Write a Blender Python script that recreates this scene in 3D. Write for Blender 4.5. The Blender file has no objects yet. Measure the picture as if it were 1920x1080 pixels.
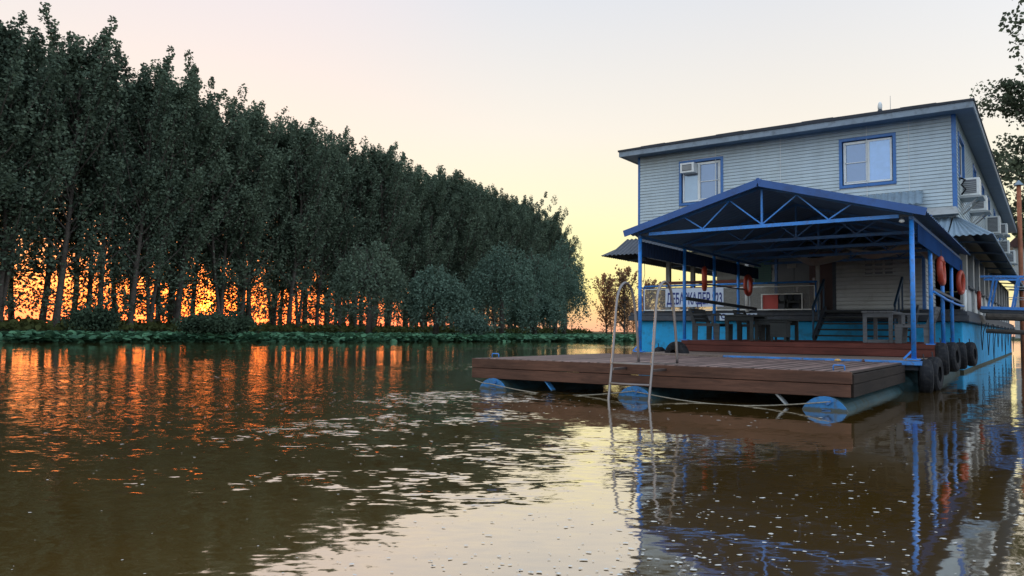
import bpy, math, random
import numpy as np
from mathutils import Vector, Matrix
random.seed(7)
S = bpy.context.scene
PI = math.pi
def rad(a): return math.radians(a)

# ------------------------------------------------------------------ camera
YAW = rad(36.0); PITCH = math.atan(79.5/1395); ROLL = rad(0.70)
cd = bpy.data.cameras.new("camera"); cam = bpy.data.objects.new("camera", cd)
S.collection.objects.link(cam); S.camera = cam
cd.sensor_width = 36; cd.lens = 1395/1920*36; cd.clip_start = .05; cd.clip_end = 9000
F0 = Vector((-math.sin(YAW), math.cos(YAW), 0)); R0 = Vector((math.cos(YAW), math.sin(YAW), 0)); Z0 = Vector((0,0,1))
F = F0*math.cos(PITCH)+Z0*math.sin(PITCH); U0 = Z0*math.cos(PITCH)-F0*math.sin(PITCH)
CR = R0*math.cos(ROLL)+U0*math.sin(ROLL); CU = U0*math.cos(ROLL)-R0*math.sin(ROLL)
M = Matrix((CR, CU, -F)).transposed().to_4x4(); M.translation = Vector((0,0,.90)); cam.matrix_world = M

# ------------------------------------------------------------------ world, sun, exposure
SUN_DIR = Vector((-.9192,.5682,.0283)).normalized()
sun_el = math.asin(SUN_DIR.z); sun_az = math.atan2(SUN_DIR.x, SUN_DIR.y)
def ramp(nt, stops, interp='LINEAR'):
    r = nt.nodes.new('ShaderNodeValToRGB'); cr = r.color_ramp; cr.interpolation = interp
    while len(cr.elements) > 1: cr.elements.remove(cr.elements[-1])
    cr.elements[0].position = stops[0][0]; cr.elements[0].color = (*stops[0][1], 1)
    for p, c in stops[1:]:
        e = cr.elements.new(p); e.color = (*c, 1)
    return r
def math_n(nt, op, a, b=None, c=None, clamp=False):
    n = nt.nodes.new('ShaderNodeMath'); n.operation = op; n.use_clamp = clamp
    for i, v in enumerate((a, b, c)):
        if v is None: continue
        if isinstance(v, (int, float)): n.inputs[i].default_value = v
        else: nt.links.new(v, n.inputs[i])
    return n.outputs[0]
def vmath(nt, op, a, b=None):
    n = nt.nodes.new('ShaderNodeVectorMath'); n.operation = op
    for i, v in enumerate((a, b)):
        if v is None: continue
        if isinstance(v, (tuple, list, Vector)): n.inputs[i].default_value = tuple(v)
        elif isinstance(v, (int, float)): n.inputs['Scale'].default_value = v
        else: nt.links.new(v, n.inputs[i])
    return n
def mixc(nt, fac, a, b, typ='MIX'):
    n = nt.nodes.new('ShaderNodeMix'); n.data_type = 'RGBA'; n.blend_type = typ
    for s, v in ((n.inputs[0], fac), (n.inputs[6], a), (n.inputs[7], b)):
        if isinstance(v, (int, float)): s.default_value = v
        elif isinstance(v, tuple): s.default_value = (*v, 1) if len(v) == 3 else v
        else: nt.links.new(v, s)
    return n.outputs[2]
W = bpy.data.worlds.new("World"); S.world = W; W.use_nodes = True
nt = W.node_tree; nt.nodes.clear()
out = nt.nodes.new('ShaderNodeOutputWorld'); bg = nt.nodes.new('ShaderNodeBackground')
tc = nt.nodes.new('ShaderNodeTexCoord'); d = vmath(nt, 'NORMALIZE', tc.outputs['Generated']).outputs[0]
sp = nt.nodes.new('ShaderNodeSeparateXYZ'); nt.links.new(d, sp.inputs[0])
el = math_n(nt, 'DIVIDE', math_n(nt, 'ARCSINE', math_n(nt, 'MAXIMUM', sp.outputs[2], 0.0)), PI/2)   # 0 horizon .. 1 zenith
sh = Vector((SUN_DIR.x, SUN_DIR.y, 0)).normalized()
hx = nt.nodes.new('ShaderNodeCombineXYZ'); nt.links.new(sp.outputs[0], hx.inputs[0]); nt.links.new(sp.outputs[1], hx.inputs[1])
ca = vmath(nt, 'DOT_PRODUCT', vmath(nt, 'NORMALIZE', hx.outputs[0]).outputs[0], sh).outputs['Value']
az = math_n(nt, 'DIVIDE', math_n(nt, 'ARCCOSINE', math_n(nt, 'MINIMUM', math_n(nt, 'MAXIMUM', ca, -1.0), 1.0)), PI)  # 0 sun .. 1 opposite
D = 90.0
near = ramp(nt, [(0, (3.114, 0.334, 0.173)), (0.01667, (3.979, 0.557, 0.13)), (0.03889, (3.46, 0.756, 0.19)), (0.06667, (1.903, 0.691, 0.329)), (0.09444, (1.125, 0.674, 0.45)), (0.13333, (0.839, 0.707, 0.588)), (0.26667, (0.718, 0.666, 0.692)), (0.55556, (0.657, 0.691, 0.813)), (1, (0.64, 0.739, 0.986))])
side = ramp(nt, [(0, (0.865, 0.432, 0.277)), (0.01444, (0.865, 0.571, 0.294)), (0.03333, (0.865, 0.761, 0.311)), (0.06667, (0.865, 0.813, 0.407)), (0.11111, (0.848, 0.77, 0.545)), (0.16667, (0.796, 0.735, 0.649)), (0.27778, (0.64, 0.657, 0.701)), (0.55556, (0.64, 0.744, 0.882)), (1, (0.64, 0.778, 0.986))])
far = ramp(nt, [(0, (0.855, 0.874, 0.931)), (0.06667, (0.931, 0.988, 1.083)), (0.22222, (0.95, 1.102, 1.311)), (0.55556, (0.836, 1.007, 1.254)), (1, (0.703, 0.855, 1.083))])
for r_ in (near, side, far): nt.links.new(el, r_.inputs[0])
s1 = nt.nodes.new('ShaderNodeMapRange'); s1.interpolation_type = 'SMOOTHSTEP'; nt.links.new(az, s1.inputs[0]); s1.inputs[1].default_value = 4/180; s1.inputs[2].default_value = 25/180
s2 = nt.nodes.new('ShaderNodeMapRange'); s2.interpolation_type = 'SMOOTHSTEP'; nt.links.new(az, s2.inputs[0]); s2.inputs[1].default_value = 40/180; s2.inputs[2].default_value = 125/180
sky = mixc(nt, s2.outputs[0], mixc(nt, s1.outputs[0], near.outputs[0], side.outputs[0]), far.outputs[0])
ang = math_n(nt, 'ARCCOSINE', math_n(nt, 'MINIMUM', vmath(nt, 'DOT_PRODUCT', d, SUN_DIR).outputs['Value'], 1.0))
glow = math_n(nt, 'EXPONENT', math_n(nt, 'MULTIPLY', ang, -1/rad(2.6)))
disc = math_n(nt, 'LESS_THAN', ang, rad(.45))
g1 = vmath(nt, 'SCALE', (2.4,.32,.01)); nt.links.new(glow, g1.inputs['Scale'])
g2 = vmath(nt, 'SCALE', (14.,4.6,.3)); nt.links.new(disc, g2.inputs['Scale'])
gl = vmath(nt, 'ADD', g1.outputs[0], g2.outputs[0])
ns = nt.nodes.new('ShaderNodeTexSky'); ns.sky_type = 'NISHITA'; ns.sun_disc = False
ns.sun_elevation = sun_el; ns.sun_rotation = sun_az
nis = vmath(nt, 'SCALE', ns.outputs[0], .03)
tot = vmath(nt, 'ADD', vmath(nt, 'ADD', sky, gl.outputs[0]).outputs[0], nis.outputs[0])
nt.links.new(tot.outputs[0], bg.inputs[0]); bg.inputs[1].default_value = 1.0
nt.links.new(bg.outputs[0], out.inputs[0])
sl = bpy.data.lights.new("sun", 'SUN'); sl.energy = 1.5; sl.angle = rad(.5); sl.color = (1,.50,.22)
so = bpy.data.objects.new("sun", sl); S.collection.objects.link(so)
so.rotation_euler = SUN_DIR.to_track_quat('Z','Y').to_euler()
S.view_settings.view_transform = 'Standard'; S.view_settings.look = 'None'
S.view_settings.exposure = 0.22; S.view_settings.gamma = 1.0; S.view_settings.use_curve_mapping = False
S.cycles.max_bounces = 8; S.cycles.diffuse_bounces = 3; S.cycles.glossy_bounces = 4; S.cycles.transparent_max_bounces = 8
S.cycles.caustics_reflective = False; S.cycles.caustics_refractive = False; S.cycles.sample_clamp_indirect = 4.0
S.cycles.use_denoising = True

# ------------------------------------------------------------------ helpers
def link(o, parent=None):
    S.collection.objects.link(o)
    if parent is not None: o.parent = parent
    return o
def tag(o, label=None, cat=None, group=None, kind=None):
    if label: o['label'] = label
    if cat: o['category'] = cat
    if group: o['group'] = group
    if kind: o['kind'] = kind
    return o
def thing(name, label, cat, loc=(0,0,0), rz=0, group=None):
    o = bpy.data.objects.new(name, None); o.location = loc; o.rotation_euler = (0,0,rz); o.empty_display_size = .2
    link(o); return tag(o, label, cat, group)
class MB:
    def __init__(s, xf=None): s.v = []; s.f = []; s.xf = xf
    def add(s, vs, fs):
        b = len(s.v)
        if s.xf is not None: vs = [s.xf @ Vector(v) for v in vs]
        s.v += [tuple(v) for v in vs]; s.f += [tuple(b+i for i in f) for f in fs]
        return s
    def hexa(s, p):   # 8 corners: bottom 4 ccw, top 4 ccw
        return s.add(p, [(3,2,1,0),(4,5,6,7),(0,1,5,4),(1,2,6,5),(2,3,7,6),(3,0,4,7)])
    def box(s, x0, x1, y0, y1, z0, z1):
        x0, x1 = sorted((x0,x1)); y0, y1 = sorted((y0,y1)); z0, z1 = sorted((z0,z1))
        return s.hexa([(x0,y0,z0),(x1,y0,z0),(x1,y1,z0),(x0,y1,z0),(x0,y0,z1),(x1,y0,z1),(x1,y1,z1),(x0,y1,z1)])
    def bar(s, p, q, w, h, up=(0,0,1)):
        p, q = Vector(p), Vector(q); a = (q-p).normalized(); up = Vector(up)
        if abs(a.dot(up)) > .98: up = Vector((0,1,0))
        sx = a.cross(up).normalized()*(w/2); sy = sx.cross(a).normalized()*(h/2)
        c = [p-sx-sy, p+sx-sy, p+sx+sy, p-sx+sy]; e = [v+(q-p) for v in c]
        return s.add(c+e, [(3,2,1,0),(4,5,6,7),(0,1,5,4),(1,2,6,5),(2,3,7,6),(3,0,4,7)])
    def tube(s, pts, r, n=10, closed=False, caps=True):
        pts = [Vector(p) for p in pts]; m = len(pts); vs = []; prev = None
        rr = r if isinstance(r, (list, tuple)) else [r]*m
        for i, p in enumerate(pts):
            if closed: t = pts[(i+1) % m]-pts[i-1]
            else: t = pts[min(i+1, m-1)]-pts[max(i-1, 0)]
            t.normalize()
            if prev is None:
                a = Vector((0,0,1)) if abs(t.z) < .9 else Vector((1,0,0)); u = t.cross(a).normalized()
            else: u = (prev-t*prev.dot(t)).normalized()
            prev = u; w = t.cross(u)
            vs += [p+(u*math.cos(2*PI*k/n)+w*math.sin(2*PI*k/n))*rr[i] for k in range(n)]
        fs = []
        for i in range(m if closed else m-1):
            j = (i+1) % m
            for k in range(n): fs.append((i*n+k, i*n+(k+1) % n, j*n+(k+1) % n, j*n+k))
        if caps and not closed: fs += [tuple(range(n-1, -1, -1)), tuple((m-1)*n+k for k in range(n))]
        return s.add(vs, fs)
    def torus(s, c, axis, R, r, n=24, m=10):
        axis = Vector(axis).normalized(); a = axis.orthogonal().normalized(); b = axis.cross(a); c = Vector(c)
        return s.tube([c+(a*math.cos(2*PI*k/n)+b*math.sin(2*PI*k/n))*R for k in range(n)], r, m, closed=True)
    def obj(s, name, mat, parent=None, smooth=False, bevel=0, label=None, kind=None):
        me = bpy.data.meshes.new(name); me.from_pydata(s.v, [], s.f); me.materials.append(mat)
        if smooth:
            me.polygons.foreach_set('use_smooth', [True]*len(me.polygons))
        me.update(); o = bpy.data.objects.new(name, me); link(o, parent)
        if bevel:
            b = o.modifiers.new('bevel','BEVEL'); b.width = bevel; b.segments = 1; b.limit_method = 'ANGLE'
        if label: o['label'] = label
        if kind: o['kind'] = kind
        return o
def copy_tree(o, parent=None):
    c = o.copy(); S.collection.objects.link(c); c.parent = parent
    for ch in o.children: copy_tree(ch, c)
    return c

# ------------------------------------------------------------------ materials
def new_mat(name):
    m = bpy.data.materials.new(name); m.use_nodes = True; nt = m.node_tree; nt.nodes.clear()
    o = nt.nodes.new('ShaderNodeOutputMaterial'); p = nt.nodes.new('ShaderNodeBsdfPrincipled'); nt.links.new(p.outputs[0], o.inputs[0])
    return m, nt, p, o
def noise(nt, scale, detail=4, vec=None, rough=.55, dist=0):
    n = nt.nodes.new('ShaderNodeTexNoise'); n.inputs['Scale'].default_value = scale; n.inputs['Detail'].default_value = detail
    n.inputs['Roughness'].default_value = rough; n.inputs['Distortion'].default_value = dist
    if vec is not None: nt.links.new(vec, n.inputs['Vector'])
    return n
def mapping(nt, src, scale):
    m = nt.nodes.new('ShaderNodeMapping'); m.inputs['Scale'].default_value = scale; nt.links.new(src, m.inputs[0]); return m.outputs[0]
def paint(name, col, rough=.45, var=.18, scale=3.0, dirt=None, dirt_amt=.35, bump=.15, metal=0, streak=False, obj_rand=0):
    m, nt, p, o = new_mat(name); tc = nt.nodes.new('ShaderNodeTexCoord'); v = tc.outputs['Object']
    if streak: v = mapping(nt, v, (6,6,.5))
    n = noise(nt, scale, 6, v, .65)
    a = tuple(c*(1-var) for c in col); b = tuple(min(1, c*(1+var)) for c in col)
    r = ramp(nt, [(.3, a), (.7, b)]); nt.links.new(n.outputs[0], r.inputs[0]); c = r.outputs[0]
    if dirt:
        n2 = noise(nt, scale*2.7, 8, v, .7); r2 = ramp(nt, [(.50, (0,0,0)), (.72, (dirt_amt*2,)*3)]); nt.links.new(n2.outputs[0], r2.inputs[0])
        c = mixc(nt, r2.outputs[0], c, dirt)
    if obj_rand:
        oi = nt.nodes.new('ShaderNodeObjectInfo'); k = math_n(nt, 'MULTIPLY_ADD', oi.outputs['Random'], obj_rand*2, 1-obj_rand)
        s = vmath(nt, 'SCALE', c); nt.links.new(k, s.inputs['Scale']); c = s.outputs[0]
    nt.links.new(c, p.inputs['Base Color']); p.inputs['Roughness'].default_value = rough; p.inputs['Metallic'].default_value = metal
    if bump:
        bn = nt.nodes.new('ShaderNodeBump'); bn.inputs['Strength'].default_value = bump; bn.inputs['Distance'].default_value = .01
        n3 = noise(nt, scale*9, 5, tc.outputs['Object']); nt.links.new(n3.outputs[0], bn.inputs['Height']); nt.links.new(bn.outputs[0], p.inputs['Normal'])
    return m
def wood(name, col, axis='y', rough=.65, var=.4, rand=.22, bump=.5):
    m, nt, p, o = new_mat(name); tc = nt.nodes.new('ShaderNodeTexCoord'); oi = nt.nodes.new('ShaderNodeObjectInfo')
    add = vmath(nt, 'ADD', tc.outputs['Object']); sc = vmath(nt, 'SCALE', (37.,19.,53.)); nt.links.new(oi.outputs['Random'], sc.inputs['Scale']); nt.links.new(sc.outputs[0], add.inputs[1])
    v = mapping(nt, add.outputs[0], {'y': (9,.7,9), 'x': (.7,9,9), 'z': (9,9,.7)}[axis])
    n = noise(nt, 3, 8, v, .65, .6); a = tuple(c*(1-var) for c in col); b = tuple(c*(1+var) for c in col)
    r = ramp(nt, [(.3, a), (.68, b)]); nt.links.new(n.outputs[0], r.inputs[0])
    n2 = noise(nt, 1.3, 5, add.outputs[0]); r2 = ramp(nt, [(.35, (.72,.72,.72)), (.65, (1.15,1.12,1.1))]); nt.links.new(n2.outputs[0], r2.inputs[0])
    c = mixc(nt, 1.0, r.outputs[0], r2.outputs[0], 'MULTIPLY')
    k = math_n(nt, 'MULTIPLY_ADD', oi.outputs['Random'], rand*2, 1-rand); s = vmath(nt, 'SCALE', c); nt.links.new(k, s.inputs['Scale'])
    nt.links.new(s.outputs[0], p.inputs['Base Color']); p.inputs['Roughness'].default_value = rough; p.inputs['Specular IOR Level'].default_value = .22
    bn = nt.nodes.new('ShaderNodeBump'); bn.inputs['Strength'].default_value = bump; bn.inputs['Distance'].default_value = .006
    nt.links.new(n.outputs[0], bn.inputs['Height']); nt.links.new(bn.outputs[0], p.inputs['Normal'])
    return m
M_side = paint('siding paint', (.49,.59,.64), .5, .05, .8, (.30,.34,.33), .16, .05)
def streaks(m):   # rain streaks and grime running down the boards
    nt = m.node_tree; p = next(n for n in nt.nodes if n.type == 'BSDF_PRINCIPLED'); src = p.inputs['Base Color'].links[0].from_socket
    tc = nt.nodes.new('ShaderNodeTexCoord'); n = noise(nt, 1.0, 6, mapping(nt, tc.outputs['Object'], (5,5,.45)), .7); r = ramp(nt, [(.38,(.70,.70,.68)),(.58,(1,1,1)),(.8,(1.08,1.07,1.04))]); nt.links.new(n.outputs[0], r.inputs[0])
    n2 = noise(nt, .7, 3, tc.outputs['Object']); r2 = ramp(nt, [(.3,(.90,.91,.93)),(.7,(1.05,1.03,.99))]); nt.links.new(n2.outputs[0], r2.inputs[0])
    nt.links.new(mixc(nt, 1.0, mixc(nt, .28, src, mixc(nt, 1.0, src, r.outputs[0], 'MULTIPLY')), r2.outputs[0], 'MULTIPLY'), p.inputs['Base Color'])
streaks(M_side)
M_side2 = paint('siding paint raised for shade', (.60,.63,.62), .55, .08, 1.2, (.25,.25,.22), .22, .1)  # paler siding copy, lightened to make up for shade under the canopy
M_roofmetal = paint('grey roof metal', (.22,.28,.34), .5, .15, 2, (.08,.09,.10), .4)
M_felt = paint('black roofing felt', (.03,.035,.045), .8, .3, 3)
M_soffit = paint('soffit board', (.10,.16,.24), .6, .15, 2)
M_trim = paint('blue trim paint', (.03,.15,.42), .4, .12, 3, (.02,.05,.15), .25)
M_blue = paint('bright blue gloss paint', (.03,.25,.74), .38, .16, 5, (.10,.07,.06), .3)
M_blued = paint('truss blue paint', (.035,.15,.38), .5, .2, 5, (.09,.06,.05), .35)
M_hull = paint('hull blue paint', (.015,.36,.70), .75, .14, 1.5, (.03,.10,.16), .35)
M_drum = paint('float blue paint', (.03,.20,.48), .6, .25, 3, (.08,.09,.07), .6, .3)
def add_waterline(m, z, col):   # algae stain with a wavy upper edge just above the water
    nt = m.node_tree; p = next(n for n in nt.nodes if n.type == 'BSDF_PRINCIPLED'); src = p.inputs['Base Color'].links[0].from_socket
    ge = nt.nodes.new('ShaderNodeNewGeometry'); sx = nt.nodes.new('ShaderNodeSeparateXYZ'); nt.links.new(ge.outputs['Position'], sx.inputs[0])
    n = noise(nt, 14, 3, ge.outputs['Position']); h_ = math_n(nt, 'MULTIPLY_ADD', n.outputs[0], .05, z-.025)
    f = nt.nodes.new('ShaderNodeMapRange'); nt.links.new(math_n(nt, 'SUBTRACT', sx.outputs[2], h_), f.inputs[0]); f.inputs[1].default_value = -.008; f.inputs[2].default_value = .012; f.inputs[3].default_value = .9; f.inputs[4].default_value = 0
    nt.links.new(mixc(nt, f.outputs[0], src, col), p.inputs['Base Color'])
add_waterline(M_drum, .03, (.06,.065,.04))
M_canopy = paint('canopy blue sheet', (.02,.095,.32), .45, .15, 1.5, (.015,.03,.08), .3)
M_canopyin = paint('canopy underside sheet', (.09,.18,.33), .6, .2, 1.0)
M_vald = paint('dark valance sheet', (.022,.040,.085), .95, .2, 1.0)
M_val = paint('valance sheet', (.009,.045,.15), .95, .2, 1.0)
M_blued2 = paint('worn blue beam paint', (.04,.20,.52), .5, .3, 5, (.12,.10,.09), .6)
M_darkrail = paint('dark teal rail paint', (.01,.045,.09), .5, .2, 3)
M_drumb = paint('algae stained tube', (.03,.07,.08), .6, .35, 2, (.03,.035,.02), .5, .4)
M_white = paint('white window profile', (.75,.78,.76), .35, .05, 3, (.45,.45,.42), .2)
M_grey = paint('grey light metal', (.36,.38,.38), .45, .1, 2, (.2,.18,.15), .3)
M_dark = paint('dark rubbing band', (.035,.045,.06), .6, .3, 3, (.10,.10,.10), .3)
M_black = paint('black rubber', (.018,.019,.022), .75, .35, 6, (.07,.065,.06), .35, .5)
M_brown = paint('brown door paint', (.085,.035,.03), .5, .2, 2)
M_green = paint('green shutter paint', (.01,.09,.07), .5, .2, 2)
M_doorgrey = paint('grey door paint', (.13,.14,.155), .5, .12, 2)
M_orange = paint('orange life ring shell', (.42,.050,.022), .5, .2, 5, (.2,.04,.02), .3)
M_redboard = paint('red board', (.42,.045,.03), .5, .15, 2)
M_ringband = paint('pale ring band', (.5,.5,.5), .6, .1, 5)
M_steel = paint('stainless steel', (.24,.22,.215), .4, .08, 6, None, 0, .05, metal=1)
M_rope = paint('grey rope', (.28,.25,.19), .9, .3, 30, None, 0, .5)
M_cord = paint('thin dark cord', (.03,.035,.04), .9, .3, 30)
M_rust = paint('rusty steel pile', (.32,.11,.05), .8, .3, 3, (.10,.04,.02), .4, .4)
def edge_wear_gap_dark(m, lo=.10, col=(.035,.026,.022)):  # worn plank edges, with the dark of the gaps painted in
    nt = m.node_tree; p = next(n for n in nt.nodes if n.type == 'BSDF_PRINCIPLED'); src = p.inputs['Base Color'].links[0].from_socket
    tc = nt.nodes.new('ShaderNodeTexCoord'); sx = nt.nodes.new('ShaderNodeSeparateXYZ'); nt.links.new(tc.outputs['Generated'], sx.inputs[0])
    e = math_n(nt, 'MINIMUM', sx.outputs[0], math_n(nt, 'SUBTRACT', 1.0, sx.outputs[0])); n = noise(nt, 5, 4, mapping(nt, tc.outputs['Object'], (4,1,4)))
    e = math_n(nt, 'SUBTRACT', e, math_n(nt, 'MULTIPLY', n.outputs[0], lo*1.2)); f = nt.nodes.new('ShaderNodeMapRange'); nt.links.new(e, f.inputs[0]); f.inputs[1].default_value = -.02; f.inputs[2].default_value = .07; f.inputs[3].default_value = .92; f.inputs[4].default_value = 0
    nt.links.new(mixc(nt, f.outputs[0], src, col), p.inputs['Base Color'])
M_dw = wood('deck plank wood', (.24,.165,.145), 'y', .7, .4, .32); edge_wear_gap_dark(M_dw, .12)
M_dwx = wood('connecting board wood', (.22,.17,.14), 'y', .65, .3, .2)
M_fas = wood('red brown fascia wood', (.105,.050,.032), 'x', .55, .35, .1)
M_fasy = wood('dark fascia wood', (.026,.019,.015), 'y', .95, .35, .1)  # side boards and joists, far darker than the front fascia
M_fas2 = wood('terrace fascia wood', (.13,.038,.028), 'x', .55, .3, .12)
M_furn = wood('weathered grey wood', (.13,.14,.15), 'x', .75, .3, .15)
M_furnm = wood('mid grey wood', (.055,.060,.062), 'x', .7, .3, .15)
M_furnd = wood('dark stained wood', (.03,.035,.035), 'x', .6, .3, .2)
M_brnrail = wood('brown rail wood', (.16,.055,.035), 'x', .6, .3, .1)
M_bark = paint('poplar bark', (.075,.062,.050), .9, .4, 4, (.03,.028,.025), .5, .8)
def glass_mat(name, tint, curtain):
    m, nt, p, o = new_mat(name); tc = nt.nodes.new('ShaderNodeTexCoord')
    n = noise(nt, 3.2, 5, tc.outputs['Object'], .6, 1.2); r = ramp(nt, [(.3, tuple(c*.75 for c in curtain)), (.7, curtain)]); nt.links.new(n.outputs[0], r.inputs[0])
    nt.links.new(r.outputs[0], p.inputs['Base Color']); p.inputs['Roughness'].default_value = .9
    g = nt.nodes.new('ShaderNodeBsdfGlossy'); g.inputs['Roughness'].default_value = .03; g.inputs['Color'].default_value = (*tint, 1)
    mx = nt.nodes.new('ShaderNodeMixShader'); mx.inputs[0].default_value = .26
    nt.links.new(p.outputs[0], mx.inputs[1]); nt.links.new(g.outputs[0], mx.inputs[2]); nt.links.new(mx.outputs[0], o.inputs[0])
    return m
M_pane = glass_mat('screened glass over sky blue foil', (.55,.72,1), (.07,.12,.21))  # blue of the reflected sky is put into the pane colours
M_panebright = glass_mat('clear glass with painted sky blue', (.6,.8,1), (.20,.36,.72))  # bright sky reflection painted as the blue behind the glass
M_panecurt = glass_mat('glass over pale curtain', (.6,.8,1), (.22,.29,.38))
M_panedark = glass_mat('dark glass', (.5,.6,.75), (.02,.025,.035))
def clear_mat():
    m, nt, p, o = new_mat('dusty clear panel'); p.inputs['Base Color'].default_value = (.22,.22,.20,1); p.inputs['Roughness'].default_value = .3
    t = nt.nodes.new('ShaderNodeBsdfTransparent'); mx = nt.nodes.new('ShaderNodeMixShader'); mx.inputs[0].default_value = .30
    nt.links.new(t.outputs[0], mx.inputs[1]); nt.links.new(p.outputs[0], mx.inputs[2]); nt.links.new(mx.outputs[0], o.inputs[0]); return m
M_clear = clear_mat()
M_bannerw = paint('banner white', (.60,.68,.80), .6, .05, 2)
M_bannert = paint('banner blue letters', (.012,.03,.18), .6, .05, 2)
M_plate = paint('plate white', (.55,.66,.78), .5, .05, 2)
M_cloth = paint('sagging sheet', (.50,.50,.46), .8, .35, 2)
M_paper = paint('pale paper', (.45,.46,.46), .8, .1, 5)
def leaf_mat(name, col, trans=.25, var=.45):
    m, nt, p, o = new_mat(name); nt.nodes.remove(p)
    ge = nt.nodes.new('ShaderNodeNewGeometry'); oi = nt.nodes.new('ShaderNodeObjectInfo')
    n = noise(nt, .55, 3, ge.outputs['Position'])
    k = math_n(nt, 'ADD', math_n(nt, 'MULTIPLY', ge.outputs['Random Per Island'], .5), math_n(nt, 'MULTIPLY', n.outputs[0], .7))
    k = math_n(nt, 'ADD', k, math_n(nt, 'MULTIPLY', oi.outputs['Random'], .2))
    a = tuple(c*(1-var) for c in col); b = (col[0]*(1+var*1.2), col[1]*(1+var), col[2]*(1+var*.6))
    r = ramp(nt, [(.35, a), (1.0, b)]); nt.links.new(k, r.inputs[0])
    df = nt.nodes.new('ShaderNodeBsdfDiffuse'); tr = nt.nodes.new('ShaderNodeBsdfTranslucent'); mx = nt.nodes.new('ShaderNodeMixShader'); mx.inputs[0].default_value = trans
    nt.links.new(r.outputs[0], df.inputs[0]); nt.links.new(r.outputs[0], tr.inputs[0])
    nt.links.new(df.outputs[0], mx.inputs[1]); nt.links.new(tr.outputs[0], mx.inputs[2]); nt.links.new(mx.outputs[0], o.inputs[0]); return m
L_poplar = leaf_mat('poplar leaves', (.110,.155,.116), .25, .35)
L_willow = leaf_mat('willow leaves', (.095,.150,.120), .2, .3)
L_far = leaf_mat('sunset tinted thin leaves', (.26,.17,.11), .7, .35)  # warm sunset light is put into the leaf colour
L_near = leaf_mat('bank tree leaves', (.115,.145,.10), .3, .4)
L_bush = leaf_mat('bush leaves', (.05,.08,.055), .2)
L_lotus = leaf_mat('lotus leaves', (.080,.185,.115), .2, .45)
L_grass = leaf_mat('bank grass', (.07,.085,.035), .3, .4)
def ground_mat(name, col):
    m, nt, p, o = new_mat(name); ge = nt.nodes.new('ShaderNodeNewGeometry')
    n = noise(nt, .7, 8, ge.outputs['Position'], .7); r = ramp(nt, [(.3, tuple(c*.5 for c in col)), (.7, tuple(c*1.4 for c in col))]); nt.links.new(n.outputs[0], r.inputs[0])
    nt.links.new(r.outputs[0], p.inputs['Base Color']); p.inputs['Roughness'].default_value = .95; p.inputs['Specular IOR Level'].default_value = .1; return m
M_ground = ground_mat('bank soil and grass', (.055,.06,.03))

for m_ in (M_drumb, M_black, M_val, M_vald): next(n for n in m_.node_tree.nodes if n.type == 'BSDF_PRINCIPLED').inputs['Specular IOR Level'].default_value = .12

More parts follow.
